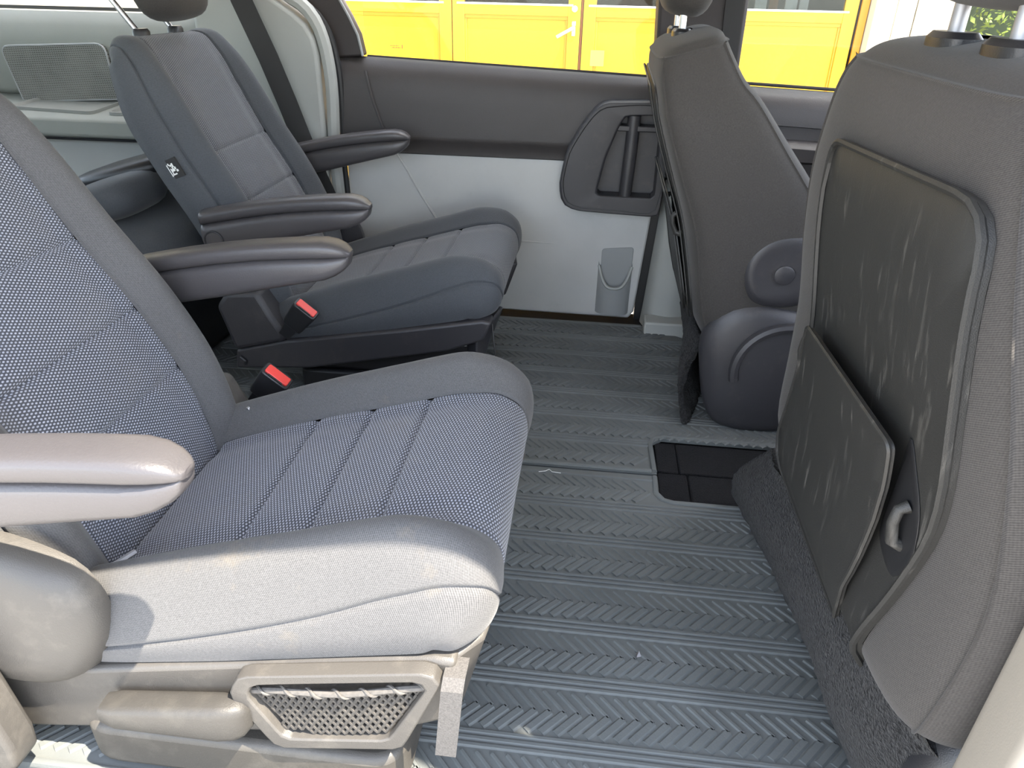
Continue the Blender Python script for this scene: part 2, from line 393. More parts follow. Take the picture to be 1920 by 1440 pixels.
fd = MB().bb(.5, 1.5, .34, .42, -.1, .74).build('wall_front_right', GRY); tag(fd, 'near front door inner panel', 'wall', kind='structure')

# ---- far side: sliding door
d1 = empty('door_1', (-.3, 2.30, 0), 'closed sliding door with dark upper and light grey lower panel', 'door', kind='structure')
lp = [(-.790, .004), (.150, -.004), (.166, .02), (.190, .36), (.197, .512), (-.785, .512)]
MB().prism(lp, 'y', 2.280, 2.36).build('lower_panel', GRYD, d1, bevel=.006)
up = []
for z, y in ((.508, 2.276), (.512, 2.270), (.545, 2.268), (.552, 2.262), (.566, 2.262), (.66, 2.266), (.72, 2.272), (.750, 2.284), (.772, 2.304), (.780, 2.325), (.778, 2.345), (.5, 2.345)):
    x0 = -.793 if z < .7 else -.793
    k = (z-.508)/.26
    up.append([(x, y, z+(-.036*(x+.707) if z > .6 else 0)*k*1.0) for x in (-.793, -.70, -.5, -.25, 0, .21)])
G = np.array(up); grid_mesh(G, flip=True).build('upper_panel', DRK, d1, sharp=50)
MB().tube([(-.700, 2.268, .745), (-.690, 2.262, .70), (-.677, 2.258, .655), (-.660, 2.260, .60), (-.640, 2.262, .562)], .004, 6).build('panel_crease', DRK, d1)
MB().tube([(-.622, 2.279, .510), (-.587, 2.279, .455), (-.547, 2.279, .381), (-.497, 2.279, .301), (-.42, 2.279, .257), (-.25, 2.279, .247), (-.10, 2.279, .243)], [.004, .005, .005, .005, .005, .004, .001], 6).build('panel_ridge', GRYD, d1)
bz_o = roundpoly([(-.104, .452), (-.087, .549), (-.047, .622), (-.010, .672), (.016, .690), (.215, .697), (.205, .366), (.068, .370), (-.050, .374), (-.092, .392)], .02, 3)
bz_i = roundpoly([(.010, .425), (.032, .537), (.062, .622), (.078, .655), (.182, .660), (.185, .425)], .012, 3)
h = empty('pull_handle', (.05, 2.26, .53), parent=d1)
ringpanel(bz_o, bz_i, 2.200, 2.28, 2.256).build('handle_bezel', PLA, h, bevel=.004, sharp=45)
MB().tube([(.105, 2.222, .655), (.103, 2.218, .55), (.098, 2.222, .424)], .019, 14).build('pull_bar', PLA, h)
MB().bb(.055, .19, 2.206, 2.256, .612, .628).build('bar_bridge', PLA, h, bevel=.003)
MB().tube([(p[0], 2.2, p[1]) for p in smooth_poly(bz_o, 50)*0.92+np.array([.05, .53])*.08], .0016, 5, closed=True).build('bezel_groove', SEAL, h)
pch = empty('door_pouch', (.09, 2.27, .1), parent=d1)
MB().loft([[(.036+(.148-.036)*t, 2.282-.034*math.sin(math.pi*max(.0, min(1, t)))**.5, z0+(zt(t)-z0)*k) for t in np.linspace(0, 1, 17)] for k in (0, .1, .35, .6, .8, 1) for z0, zt in ((.016, lambda t: .112+.085*abs(2*t-1)**3.2),)], cap=False, closed=False).build('pouch_front', GRYP, pch)
MB().tube([(.036+(.148-.036)*t, 2.282-.036*math.sin(math.pi*t)**.5, (.112+.085*abs(2*t-1)**3.2)) for t in np.linspace(0.03, .97, 17)], .005, 6).build('pouch_lip', GRY, pch)
MB().prism(roundpoly([(.065, .10), (.046, .16), (.044, .236), (.146, .246), (.145, .16), (.125, .10)], .012), 'y', 2.277, 2.281).build('pouch_inlay', GRYP, pch, bevel=.002)
MB().prism([(-.793, .776), (-.712, .783), (-.723, .84), (-.746, .889), (-.80, .985), (-.90, 1.08), (-1.06, 1.08), (-.95, .995), (-.89, .945), (-.845, .90), (-.81, .845)], 'y', 2.296, 2.345).build('window_frame', DRKR, d1, bevel=.006)
MB().tube([(-.712, 2.293, .783), (-.723, 2.293, .84), (-.746, 2.293, .889), (-.80, 2.293, .985)], .004, 6).build('frame_edge', GRYP, d1)
MB().tube([(x, 2.335, .7795-.036*(x+.707)) for x in (-.71, -.3, .22)], .005, 6).build('belt_seal', SEAL, d1)
MB().bb(-.715, .20, 2.338, 2.342, .74, 1.24).build('glass_pane', GLS, d1)
# black door seal against the rear jamb, pale jamb strip
sealp = [(-.96, 2.262, .99), (-.883, 2.27, .928), (-.839, 2.27, .901), (-.808, 2.27, .860), (-.790, 2.27, .804), (-.784, 2.27, .761), (-.790, 2.27, .481), (-.785, 2.27, .20), (-.785, 2.27, .0)]
t3 = MB().tube(smooth_poly(sealp, 40, False), .009, 8).build('trim_3', SEAL); tag(t3, 'black rubber seal along the rear edge of the sliding door', 'trim', kind='structure')
js = smooth_poly([(p[0]-.026, 2.262, p[2]+.010) for p in sealp], 40, False)
t4 = MB().tube(js, .020, 8).build('trim_4', GRY); tag(t4, 'pale curved door jamb strip behind the far armchair', 'trim', kind='structure')

# ---- far rear quarter: pillar panel, quarter wall, shelf, speaker
pe = smooth_poly([(-1.04, .99), (-.955, .935), (-.885, .890), (-.848, .854), (-.832, .798), (-.830, .719), (-.835, .486), (-.842, .172), (-.845, 0)], 26, False)
pp = [(float(a), float(b)) for a, b in pe]+[(-1.25, 0), (-1.216, .706), (-1.199, .824), (-1.19, .99)]
t5 = MB().prism(pp, 'y', 2.235, 2.33).build('trim_5', GRY, bevel=.012, seg=3); tag(t5, 'pale grey pillar panel behind the far armchair with the black belt', 'trim', kind='structure')
wl = empty('wall_left', (-1.8, 2.3, 0), 'pale grey rear quarter wall with speaker grille and side shelf', 'wall', kind='structure')
qs = []
for y, z in ((2.20, 0), (2.20, .40), (2.185, .50), (2.150, .540), (2.150, .552)): qs.append([(x, y, z) for x in (-2.7, -2.2, -1.7, -1.222)])
grid_mesh(np.array(qs), flip=True).build('lower_wall', GRYL, wl)
MB().tube([(-2.3, 2.115, .532), (-1.732, 2.128, .538), (-1.228, 2.128, .540)], .004, 6).build('shelf_gap', SEAM, wl)
MB().prism([(2.31, .545), (2.118, .545), (2.112, .553), (2.118, .594), (2.126, .600), (2.32, .642)], 'x', -2.5, -1.228).build('shelf', GRYU, wl, bevel=.004)
for nm, poly in (('shelf_tray', [(-1.82, 2.175), (-1.53, 2.155), (-1.475, 2.275), (-1.76, 2.275)]), ('shelf_tray', [(-1.485, 2.155), (-1.27, 2.155), (-1.27, 2.275), (-1.43, 2.275)])):
    q = roundpoly(poly, .02, 3); cx = sum(p[0] for p in q)/len(q); cy = sum(p[1] for p in q)/len(q)
    zs = lambda Y, d: .600+(Y-2.126)*.2165+d
    L = [[(p[0], p[1], zs(p[1], .0005)) for p in q], [(p[0], p[1], zs(p[1], .009)) for p in q], [(cx+(p[0]-cx)*.965, cy+(p[1]-cy)*.90, zs(cy+(p[1]-cy)*.90, .009)) for p in q], [(cx+(p[0]-cx)*.93, cy+(p[1]-cy)*.84, zs(cy+(p[1]-cy)*.84, .0015)) for p in q]]
    MB().loft(L).build(nm, TRAYD, wl)
uq = []
for y, z in ((2.312, .636), (2.290, .642), (2.270, .660), (2.266, .80), (2.276, .845), (2.30, .872), (2.345, .884)): uq.append([(x, y, z) for x in (-2.7, -2.2, -1.7, -1.20)])
grid_mesh(np.array(uq), flip=True).build('upper_wall', GRYU, wl, sharp=60)
sp_ = roundpoly([(-1.852, .782), (-1.507, .798), (-1.500, .640), (-1.822, .622)], [.03, .03, .005, .005])
gb = MB().prism(sp_, 'y', 2.252, 2.275); gb.uv = np.array([(v[0], v[2]) for v in gb.v]); gb.build('speaker_grille', GRIL, wl, bevel=.003)
MB().tube([(p[0], 2.254, p[1]) for p in sp_], .003, 6, closed=True).build('grille_rim', GRYP, wl)
MB().prism(roundpoly([(-1.41, .37), (-1.36, .37), (-1.36, .415), (-1.41, .415)], .008), 'y', 2.185, 2.199).build('anchor_plate', GRYP, wl, bevel=.003)
MB().prism(roundpoly([(-1.40, .375), (-1.37, .375), (-1.37, .405), (-1.40, .405)], .005), 'y', 2.180, 2.186).build('anchor_loop', CHR, wl, bevel=.002)
w1 = MB().bb(-2.6, -1.10, 2.352, 2.356, .87, 1.24).build('window_1', GLS); tag(w1, 'rear quarter side window glass', 'window', kind='structure')
t6 = MB().bb(-2.7, -1.0, 2.342, 2.362, .868, .893).build('trim_6', SEAL); tag(t6, 'black sill seal of the rear quarter window', 'trim', kind='structure')
t10 = MB().bb(.17, .26, 2.30, 2.36, -.03, .78).build('trim_10', SEAL); tag(t10, 'black seal closing the gap in front of the sliding door', 'trim', kind='structure')
# ---- far B-pillar: pale foot, dark upper with belt
t7 = MB(); t7.loft([roundp for roundp in [[(x, y, z) for x, y in roundpoly([(a, 2.29), (a+.02, 2.215), (a+.08, 2.195), (a+.14, 2.21), (a+.155, 2.30)], .02)] for z, a in ((-.01, .185), (.05, .190), (.30, .206), (.52, .218), (.70, .222))]])
t7 = t7.build('trim_7', GRY); tag(t7, 'pale lower pillar trim between sliding door and driver door', 'trim', kind='structure')
t7b = MB().bb(.195, .42, 2.14, 2.215, -.012, .045).build('trim_8', GRY, bevel=.006); tag(t7b, 'pale sill step at the foot of the far pillar', 'trim', kind='structure')
t9 = MB().prism([(.15, .69), (.37, .69), (.365, 1.26), (.12, 1.26)], 'y', 2.17, 2.30).build('trim_9', DRKR, bevel=.01); tag(t9, 'dark brown upper pillar behind the driver seat headrest', 'trim', kind='structure')
# ---- driver door
d2 = empty('door_2', (.85, 2.3, 0), 'driver door with stepped dark trim seen past the seats', 'door', kind='structure')
G = np.array([[(x, y, z-.036*(x-.38)) for x in (.37, .8, 1.5)] for z, y in ((.40, 2.25), (.545, 2.23), (.556, 2.20), (.592, 2.195), (.604, 2.21), (.606, 2.262), (.640, 2.262), (.643, 2.252), (.69, 2.256), (.715, 2.268), (.733, 2.30), (.735, 2.33))])
grid_mesh(G, flip=True).build('door_panel', DRK, d2, sharp=40)
MB().bb(.37, 1.5, 2.25, 2.3, -.02, .42).build('lower_panel', GRYD, d2)
MB().tube([(.66, 2.258, .612), (.70, 2.248, .614), (.76, 2.256, .612)], .008, 8).build('inner_handle', CHR, d2)
MB().tube([(x, 2.335, .741-.036*(x-.38)) for x in (.37, 1.5)], .005, 6).build('belt_seal', SEAL, d2)
MB().bb(.36, 1.5, 2.338, 2.342, .70, 1.24).build('glass_pane', GLS, d2)

# ================================================================== RUBBER MATS
def rowpts(r): return r
def matz(x, y): return 0.0
def chevrons(mb, yc, x0, x1, skip=None):
    d, hh, wv, hz = .034, .036, .0060, .0030
    x = x0
    while x < x1:
        if not (skip and skip(x, yc)):
            for sgn in (1, -1):
                a = Vector((x, yc, 0)); b = Vector((x-d, yc+sgn*hh, 0)); t = (b-a).normalized(); n = Vector((-t.y, t.x, 0))
                ww = wv*(.55 if sgn > 0 else 1.25)
                vs = [a+n*ww, a-n*ww, b-n*ww, b+n*ww, b+t*ww*.8]
                top = [a+n*ww*.6, a-n*ww*.6, b-n*ww*.6, b+n*ww*.6]
                z0, z1 = .0040, .0040+hz
                P = [(v.x, v.y, z0) for v in vs[:4]]+[(v.x, v.y, z1) for v in top]
                f = [(4,5,6,7), (0,1,5,4), (1,2,6,5), (2,3,7,6), (3,0,4,7)]
                # keep faces outward whatever the winding
                if ((Vector(P[5])-Vector(P[4])).cross(Vector(P[6])-Vector(P[5]))).z < 0: f = [q[::-1] for q in f]
                mb.add(P, f)
        x += .0222
def ribs(mb, y, x0, x1, wd=.0045, hz=.003):
    n = max(2, int((x1-x0)/.08)); P = []
    for i in range(n+1):
        x = x0+(x1-x0)*i/n
        P.append([(x, y-wd, .004), (x, y-wd*.5, .004+hz), (x, y+wd*.5, .004+hz), (x, y+wd, .004)])
    mb.loft(P, cap=False, closed=False)
def make_mat(name, label, poly, rows, half, lims, border):
    r = empty(name, (-.2, poly[0][1], 0), label, 'floor mat', 'rubber mats on the floor')
    MB().prism(poly, 'z', -.008, .004).build('mat_sheet', RUB, r, bevel=.002)
    c = MB(); q = MB()
    for yc in rows:
        a, b = lims(yc); chevrons(c, yc, a+.03, b-.008)
        for dy in (half-.011, half, half+.011) if yc != rows[-1] else (half-.011,):
            a2, b2 = lims(yc+dy); ribs(q, yc+dy, a2+.006, b2-.006)
    tag(c.build('chevron_tread', RUB, r, smooth=False), kind='stuff'); tag(q.build('ribs', RUB, r), kind='stuff')
    for p in border: MB().tube(p, .0065, 8, sy=.8).build('border', RUB, r)
    return r
WX, WY0, WY1 = .193, 1.282, 1.520
m1 = make_mat('rubber_mat', 'near black rubber mat with arrow tread in front of the sunlit seat',
    [(-1.1, .545), (.62, .545), (.62, 1.275), (WX+.02, 1.275), (WX, 1.295), (WX, 1.366), (-1.1, 1.366)],
    [.61, .725, .84, .955, 1.07, 1.185, 1.30], .0575, lambda y: (-1.08, .60 if y < 1.262 else WX-.006),
    [[(.62, 1.270, .004), (WX+.03, 1.270, .004), (WX+.008, 1.277, .004), (WX-.006, 1.30, .004), (WX-.006, 1.361, .004)], [(-1.09, .552, .004), (.2, .552, .004), (.6, .552, .004)]])
m2 = make_mat('rubber_mat', 'far black rubber mat with arrow tread reaching the sliding door',
    [(-1.1, 1.372), (WX, 1.372), (WX-.006, 1.50), (WX+.02, 1.525), (.62, 1.525), (.62, 2.0), (.33, 2.12), (.20, 2.205), (-1.1, 2.205)],
    [1.437, 1.555, 1.673, 1.791, 1.909, 2.027, 2.145], .059, lambda y: (-1.08, WX-.006 if y < 1.535 else (.60 if y < 2.0 else .60-(y-2.0)*2.2)),
    [[(-1.1, 1.380, .006), (-.4, 1.378, .006), (WX-.012, 1.378, .006)], [(WX-.006, 1.378, .005), (WX-.010, 1.495, .004), (WX, 1.520, .004), (WX+.025, 1.532, .004), (.4, 1.532, .004), (.62, 1.532, .004)], [(-1.1, 2.198, .004), (.19, 2.198, .004)]])
m2.location.z = .0015
# carpeted bin lid in the mat cut-out
bl = empty('floor_hatch', (.38, 1.4, -.012), 'dark carpeted floor hatch in the cut-out of the rubber mats', 'hatch')
for x0, x1, y0, y1 in ((.196, .245, 1.395, 1.518), (.248, .60, 1.395, 1.518), (.196, .262, 1.280, 1.391), (.266, .60, 1.280, 1.391)):
    MB().bb(x0, x1, y0, y1, -.0119, -.004).build('carpet_square', CARP, bl, bevel=.003)

# ================================================================== CAPTAIN CHAIRS (second row)
XO = -.37
def cush_surface(amp):
    P = [(-.665,.222),(-.63,.244),(-.58,.264),(-.45,.308),(-.30,.351),(-.18,.385),(-.122,.389),(-.088,.370),(-.076,.332),(-.082,.300),(-.098,.278)]
    B = [(-.60,.190),(-.60,.192),(-.57,.198),(-.45,.222),(-.30,.252),(-.20,.272),(-.165,.280),(-.155,.283),(-.150,.284),(-.148,.282),(-.146,.280)]
    sk = arck(P); P = np.array(P); B = np.array(B); P[:, 0] -= XO; B[:, 0] -= XO
    tk = [0, .28, .5, .62, .74, .85, .93, 1.0]
    vk = [0, .095, .166, .206, .243, .268, .277, .274]
    hk = [.965, .975, .985, 1.0, .93, .62, .34, 0]
    dk = [0, 0, .004, .048, .044, .012, 0, 0]
    ak = ([0, .15, .45, .62, .72, .80, .88, 1], [.8, .85, .95, 1.0, .95, .55, .15, 0])
    wk = ([0, .1, .3, .7, .85, 1], [.97, .985, 1, 1, 1.0, .97])
    def S(s, t):
        s = np.atleast_1d(s); t = np.atleast_1d(t)
        p = herm(sk, P, s)[:, None]; b = herm(sk, B, s)[:, None]; L = np.linalg.norm(p-b, axis=2, keepdims=True); D = (p-b)/L
        sm = herm([0, .25, .5, .65, .76, .84, .90, .95, 1], [.925, .912, .882, .855, .825, .78, .70, .60, .55], s)[:, None]; at = np.abs(t)[None, :]+0*sm
        at = np.where(at < .5, at, np.where(at < .87, .5+(at-.5)/.37*(sm-.5), sm+(at-.87)/.13*(1-sm)))
        v = herm(tk, vk, at)*herm(wk[0], wk[1], s)[:, None]
        hh = herm(tk, hk, at)[..., None]; dd = herm(tk, dk, at)[..., None]*herm(ak[0], ak[1], s)[:, None, None]*amp
        q = b+D*(L*hh+dd)
        return np.stack([q[..., 0], np.sign(t)[None, :]*v, q[..., 1]], 2)
    def sx(x): return float(np.interp(x-XO, herm(sk, P, np.linspace(0, .75, 200))[:, 0], np.linspace(0, .75, 200)))
    return S, sx
def back_surface(lean):
    P = np.array([(-.622,.195),(-.640,.290),(-.667,.376),(-.724,.495),(-.800,.622),(-.860,.745),(-.893,.812),(-.922,.845),(-.962,.848),(-.990,.826)])
    nb = np.array([.909, .417]); B = P-nb*.100
    B[6] = (-.965, .79); B[7] = (-.966, .795); B[8] = (-.968, .797); B[9] = (-.972, .79)
    sk = arck(P)
    c, s_ = math.cos(lean), math.sin(lean); piv = np.array([-.63, .25])
    rot = lambda Q: (Q-piv) @ np.array([[c, -s_], [s_, c]])+piv
    P = rot(P); B = rot(B); zz = P[:, 1].copy(); P[:, 0] -= XO; B[:, 0] -= XO
    tk = [0, .3, .5, .60, .70, .82, .92, 1.0]
    vk = [0, .10, .160, .194, .222, .243, .249, .236]
    hk = [.97, .98, .985, 1.0, .95, .62, .28, 0]
    dk = [0, .001, .004, .034, .034, .014, .004, 0]
    ak = ([0, .12, .3, .6, .78, .9, 1], [.6, .8, 1.0, 1.0, .7, .2, 0])
    wk = ([0, .15, .5, .70, .78, .84, .90, .95, 1], [.95, 1, 1.0, .97, .95, .925, .88, .82, .74])
    def S(s, t):
        s = np.atleast_1d(s); t = np.atleast_1d(t)
        p = herm(sk, P, s)[:, None]; b = herm(sk, B, s)[:, None]; L = np.linalg.norm(p-b, axis=2, keepdims=True); D = (p-b)/L
        v = herm(tk, vk, np.abs(t))[None, :]*herm(wk[0], wk[1], s)[:, None]
        hh = herm(tk, hk, np.abs(t))[None, :, None]; dd = herm(tk, dk, np.abs(t))[None, :, None]*herm(ak[0], ak[1], s)[:, None, None]
        q = b+D*(L*hh+dd)
        return np.stack([q[..., 0], np.sign(t)[None, :]*v, q[..., 1]], 2)
    def sz(z): return float(np.interp(z, herm(sk, P, np.linspace(0, .8, 200))[:, 1], np.linspace(0, .8, 200)))
    return S, sz
def armrest(root, side, yc, capside, slope=.055, dz=0., dx=0., xt=-.392):
    a = empty('armrest', (dx, yc, .54+dz), parent=root)
    xr, xt = -.785-XO, xt-XO
    pad = []; bod = []
    for u in (0, .006, .02, .05, .12, .25, .4, .55, .7, .8, .88, .93, .965, .985, .996, 1.0):
        x = xr+(xt-xr)*u; top = slope*u+.010*math.sin(math.pi*u)-.004
        e = min(1, math.sqrt(max(0, 1-((.03-u)/.03)**2)) if u < .03 else 1)
        if u > .86: e = math.sqrt(max(0, 1-((u-.86)/.14)**2))
        e = max(e, .05); hw = .0305*(.35+.65*e) if u > .5 else .0305*(.6+.4*e)
        if u > .86: hw = .0305*(.25+.75*e)
        hp = .032*(.55+.45*e) if u > .5 else .032
        zg = top-.029; hp2 = .031*max(e, .3) if u > .5 else .031; pad.append(sloop(x, 0, zg+hp2/2, hw, hp2/2, 'x', 22, 3.0))
        hb = .062-(.030*max(0, (u-.35)/.65)**1.3); hb *= max(e, .15) if u > .86 else max(e, .7)
        bod.append(sloop(min(x, xt-.003), 0, zg-hb/2+.001, (hw-.0012), hb/2+.002, 'x', 22, 3.2))
    MB().loft(pad).build('armrest_pad', PLA2, a, local=True, sharp=60)
    MB().loft(bod).build('armrest_body', PLA2, a, local=True, sharp=60)
    yo = capside*.0300; cx, cz = xr+.034, -.062
    c = MB()
    c.loft([[(cx+r*math.cos(k*math.pi/12), yo+capside*d, cz+r*math.sin(k*math.pi/12)) for k in range(24)] for r, d in ((.0225, -.006), (.0225, .001), (.0205, .0022), (.0195, .0005), (.0185, .0022), (.002, .0026))][::capside], cap=True)
    c.build('pivot_cap', PLA2, a, local=True)
    MB().tube([(cx+.0215*math.cos(k*math.pi/14), yo+capside*.0012, cz+.0215*math.sin(k*math.pi/14)) for k in range(28)], .0013, 5, closed=True).build('cap_ring', SEAL, a, local=True)
    # hinge arm into the backrest
    MB().tube([(cx, -side*.0, cz+.01), (cx, -side*.05, cz+.01)], .026, 14).build('hinge', PLD, a, local=True)
def buckle(root, x, y, z, yaw_, tilt, red):
    b = empty('buckle', (x, y, z), parent=root)
    R = RX(14) @ RY(tilt) @ RZ(yaw_)
    def tf(mb): mb.v = [tuple(R @ Vector(v)) for v in mb.v]; return mb
    tf(MB().loft([roundp for roundp in [[(px*s, py*s, zz) for px, py in roundpoly([(-.016, -.029), (.016, -.029), (.016, .029), (-.016, .029)], .008)] for zz, s in ((-.064, .84), (-.05, .92), (.0, 1.06), (.006, 1.04))]])).build('housing', PLD, b, local=True, bevel=.002)
    tf(MB().prism(roundpoly([(-.011, -.025), (.011, -.025), (.011, .025), (-.011, .025)], .004), 'z', .004, .0095)).build('release_button', RED, b, local=True, bevel=.0015)
    tf(MB().bb(-.0145, -.0112, -.016, .016, .005, .0085)).build('tongue_slot', SEAL, b, local=True)
    tf(MB().loft([[(px*s, py*s, zz) for px, py in ((-.010, -.018), (.010, -.018), (.010, .018), (-.010, .018))] for zz, s in ((-.105, .8), (-.06, .9))])).build('stalk', PLD, b, local=True)
def captain_chair(loc, label, out, lean, ins, fab, pocket, tagged, PLA=PLA):
    """out = -1: outboard side faces -Y; inboard side carries the buckle"""
    r = empty('captain_chair', loc, label, 'seat', 'second-row captain chairs')
    S, sx = cush_surface(.70 if tagged else 1.0); T, sz = back_surface(lean)
    cuts = [0.06, sx(-.445), sx(-.345), sx(-.245), .985]
    for a, b in zip(cuts[:-1], cuts[1:]): patch('seat_panel', S, a, b, -.5, .5, ins, r, ns=14 if b < .9 else 40, nt=30, depth=.006, wid=.0045, puff=.002 if b < .9 else 0)
    for sg in (-1, 1):
        t0, t1 = sorted((sg*.5, sg*.87)); patch('seat_bolster', S, .03, .985, t0, t1, fab, r, ns=60, nt=24, ed=(0, 1, 1, 1), depth=.0045, wid=.0032)
        t0, t1 = sorted((sg*.87, sg*1.0)); patch('seat_skirt', S, .03, .985, t0, t1, fab, r, ns=70, nt=22, ed=(0, 1, sg > 0, sg < 0), depth=.0045, wid=.0032)
    # front lower valance under the nose
    val = S(np.array([.985]), np.linspace(-1, 1, 40))[0]; v2 = val.copy(); v2[:, 0] -= .10; v2[:, 2] -= .01
    grid_mesh(np.stack([v2, val]), flip=False).build('seat_valance', fab, r, local=True)
    cz = [.03, sz(.395), sz(.500), sz(.615), .93]
    for a, b in zip(cz[:-1], cz[1:]): patch('back_panel', T, a, b, -.5, .5, ins, r, ns=16 if b < .8 else 30, nt=30, sign=-1, depth=.006, wid=.0045, ed=(1, b < .8, 1, 1))
    patch('top_cap', T, .93, 1.0, -.5, .5, fab, r, ns=14, nt=26, sign=-1, ed=(1, 0, 0, 0))
    for sg in (-1, 1):
        t0, t1 = sorted((sg*.5, sg*.80)); patch('back_bolster', T, .02, .995, t0, t1, fab, r, ns=60, nt=20, sign=-1, ed=(0, 0, 1, 1), depth=.005, wid=.0035)
        t0, t1 = sorted((sg*.80, sg*1.0)); patch('back_side', T, .02, .995, t0, t1, fab, r, ns=60, nt=12, sign=-1, ed=(0, 0, sg > 0, sg < 0), depth=.0045, wid=.0032)
    ss = np.linspace(.02, .995, 40); e0 = T(ss, np.array([-1.0]))[:, 0]; e1 = T(ss, np.array([1.0]))[:, 0]
    k = np.linspace(0, 1, 16)[None, :, None]; G = e0[:, None]*(1-k)+e1[:, None]*k; bow = np.sin(np.linspace(0, math.pi, 16))[None, :]*.012
    G[..., 0] -= bow; grid_mesh(G).build('back_shell', fab, r, local=True)
    top = T(np.array([.94]), np.array([0.]))[0, 0]
    # headrest on two steel posts
    hr = empty('headrest', tuple(top), parent=r); ca = Vector((-.62, 0, .78)).normalized()
    for yy in (-.085, .065):
        MB().tube([Vector((.0, yy, -.03)), Vector((.0, yy, -.01))+ca*.02, ca*.16+Vector((.0, yy, 0)), ca*.20+Vector((.03, yy, .01)), ca*.21+Vector((.08, yy*.8, .02))], .0065, 10).build('post', CHR, hr, local=True)
        g = MB().loft([[tuple(Vector((x-.005, y+yy, z))) for x, y, z in sloop(0, 0, zz, a_, b_, 'z', 20, 2.6)] for zz, a_, b_ in ((-.012, .015, .023), (.008, .015, .023), (.014, .011, .019))]); g.build('post_guide', PLD, hr, local=True)
    R = RY(-14); hb = rbox((.025, .005, .122), (.105, .235, .19), R=R, p=3.4, n=32, m=14); hb.build('headrest_pad', FAB2, hr, local=True, sharp=80)
    # ----- base: side plates, rear brackets, floor box
    zb = lambda x: .168+.2*(x+.73)
    for sg in (-1, 1):
        yo = sg*(.287 if sg != out else .280); yi = sg*.235
        inb = (sg != out)
        poly = [(-.735, zb(-.735)-.002), (-.60, zb(-.60)+.006), (-.30, zb(-.30)-.003), (-.115, zb(-.115)-.004), (-.092, zb(-.1)-.012), (-.112, .235), (-.20, .200), (-.55, .127), (-.745, .112)]
        if not inb: poly = [(-.60, zb(-.60)-.004), (-.30, zb(-.30)-.004), (-.145, zb(-.145)-.006), (-.118, zb(-.12)-.012), (-.135, .170), (-.185, .146), (-.345, .110), (-.56, .080), (-.74, .052), (-.745, .16), (-.66, .19)]
        MB().prism([(x-XO, z) for x, z in poly], 'y', yi, yo).build('base_side', PLA, r, local=True, bevel=.007, seg=3)
        if inb:
            MB().prism([(x-XO, z) for x, z in [(-.765, .280), (-.735, .318), (-.655, .325), (-.625, .26), (-.605, .225), (-.60, .20), (-.735, .165)]], 'y', sg*.205, sg*.292).build('rear_bracket', PLA, r, local=True, bevel=.012, seg=3)
            MB().tube([(-.725-XO, sg*.290, .148), (-.712-XO, sg*.292, .138), (-.716-XO, sg*.290, .128)], .004, 6).build('cover_clip', PLD, r, local=True)
    # front corner shrouds below the nose
    for sg in (-1, 1):
        MB().loft([[(x-XO, sg*y, z) for x, y, z in l] for l in ([(-.13, .275, .272), (-.13, .275, .15), (-.16, .235, .15), (-.16, .235, .272)], [(-.09, .235, .276), (-.118, .235, .16), (-.15, .21, .16), (-.15, .21, .276)], [(-.078, .16, .276), (-.115, .17, .17), (-.15, .16, .17), (-.15, .16, .276)])][::(1 if sg < 0 else -1)]).build('front_shroud', PLA, r, local=True, bevel=.006)
    MB().bb(-.70-XO, -.15-XO, -.23, .23, .10, .20).build('under_frame', PLD, r, local=True, bevel=.01)
    if pocket:
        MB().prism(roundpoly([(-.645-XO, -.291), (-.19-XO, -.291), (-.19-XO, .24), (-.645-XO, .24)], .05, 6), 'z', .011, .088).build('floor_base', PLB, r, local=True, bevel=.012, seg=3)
    else:
        MB().prism(roundpoly([(-.60-XO, -.24), (-.19-XO, -.24), (-.19-XO, .24), (-.60-XO, .24)], .03, 5), 'z', .011, .100).build('floor_base', PLD, r, local=True, bevel=.008)
    # ----- outboard trims
    o_ = out
    yb_ = o_*.285
    dome = []
    prof = ((.0, 1.0), (.018, 1.0), (.034, .93), (.044, .80), (.050, .55), (.052, .05))
    outl = smooth_poly([(-.590, .402), (-.548, .378), (-.527, .330), (-.530, .270), (-.560, .215), (-.62, .185), (-.70, .19), (-.77, .24), (-.785, .33), (-.74, .40), (-.66, .420)], 40)
    cx, cz_ = -.66, .30
    for d, k in prof: dome.append([((cx+(p[0]-cx)*k)-XO-.036, o_*(.252+d), cz_+(p[1]-cz_)*k-.030) for p in outl])
    MB().loft(dome[::(1 if o_ < 0 else -1)]).build('recliner_cover', PLA, r, local=True, sharp=60)
    MB().prism([(x-XO, z) for x, z in [(-.97, .30), (-.78, .42), (-.705, .24), (-.688, .10), (-.692, .062), (-.74, .012), (-.80, .012), (-.90, .12)]], 'y', o_*.300, o_*.345).build('rear_leg_cover', PLA, r, local=True, bevel=.008, seg=3)
    lv = []
    for u in (0, .03, .1, .3, .6, .8, .9, .96, 1.0):
        x = -.572+(-.376+.572)*u-XO; e = math.sqrt(max(.02, 1-max(0, (u-.8)/.2)**2)); ztop = .168+.030*u; zbt = .135-.004*u
        if u < .1: e *= .75+2.5*u
        lv.append(sloop(x, o_*(.298+.006*e), (ztop+zbt)/2, .016*e+.004, (ztop-zbt)/2*(.4+.6*e), 'x', 18, 4))
    MB().loft(lv[::1]).build('recline_lever', PLV, r, local=True, sharp=55)
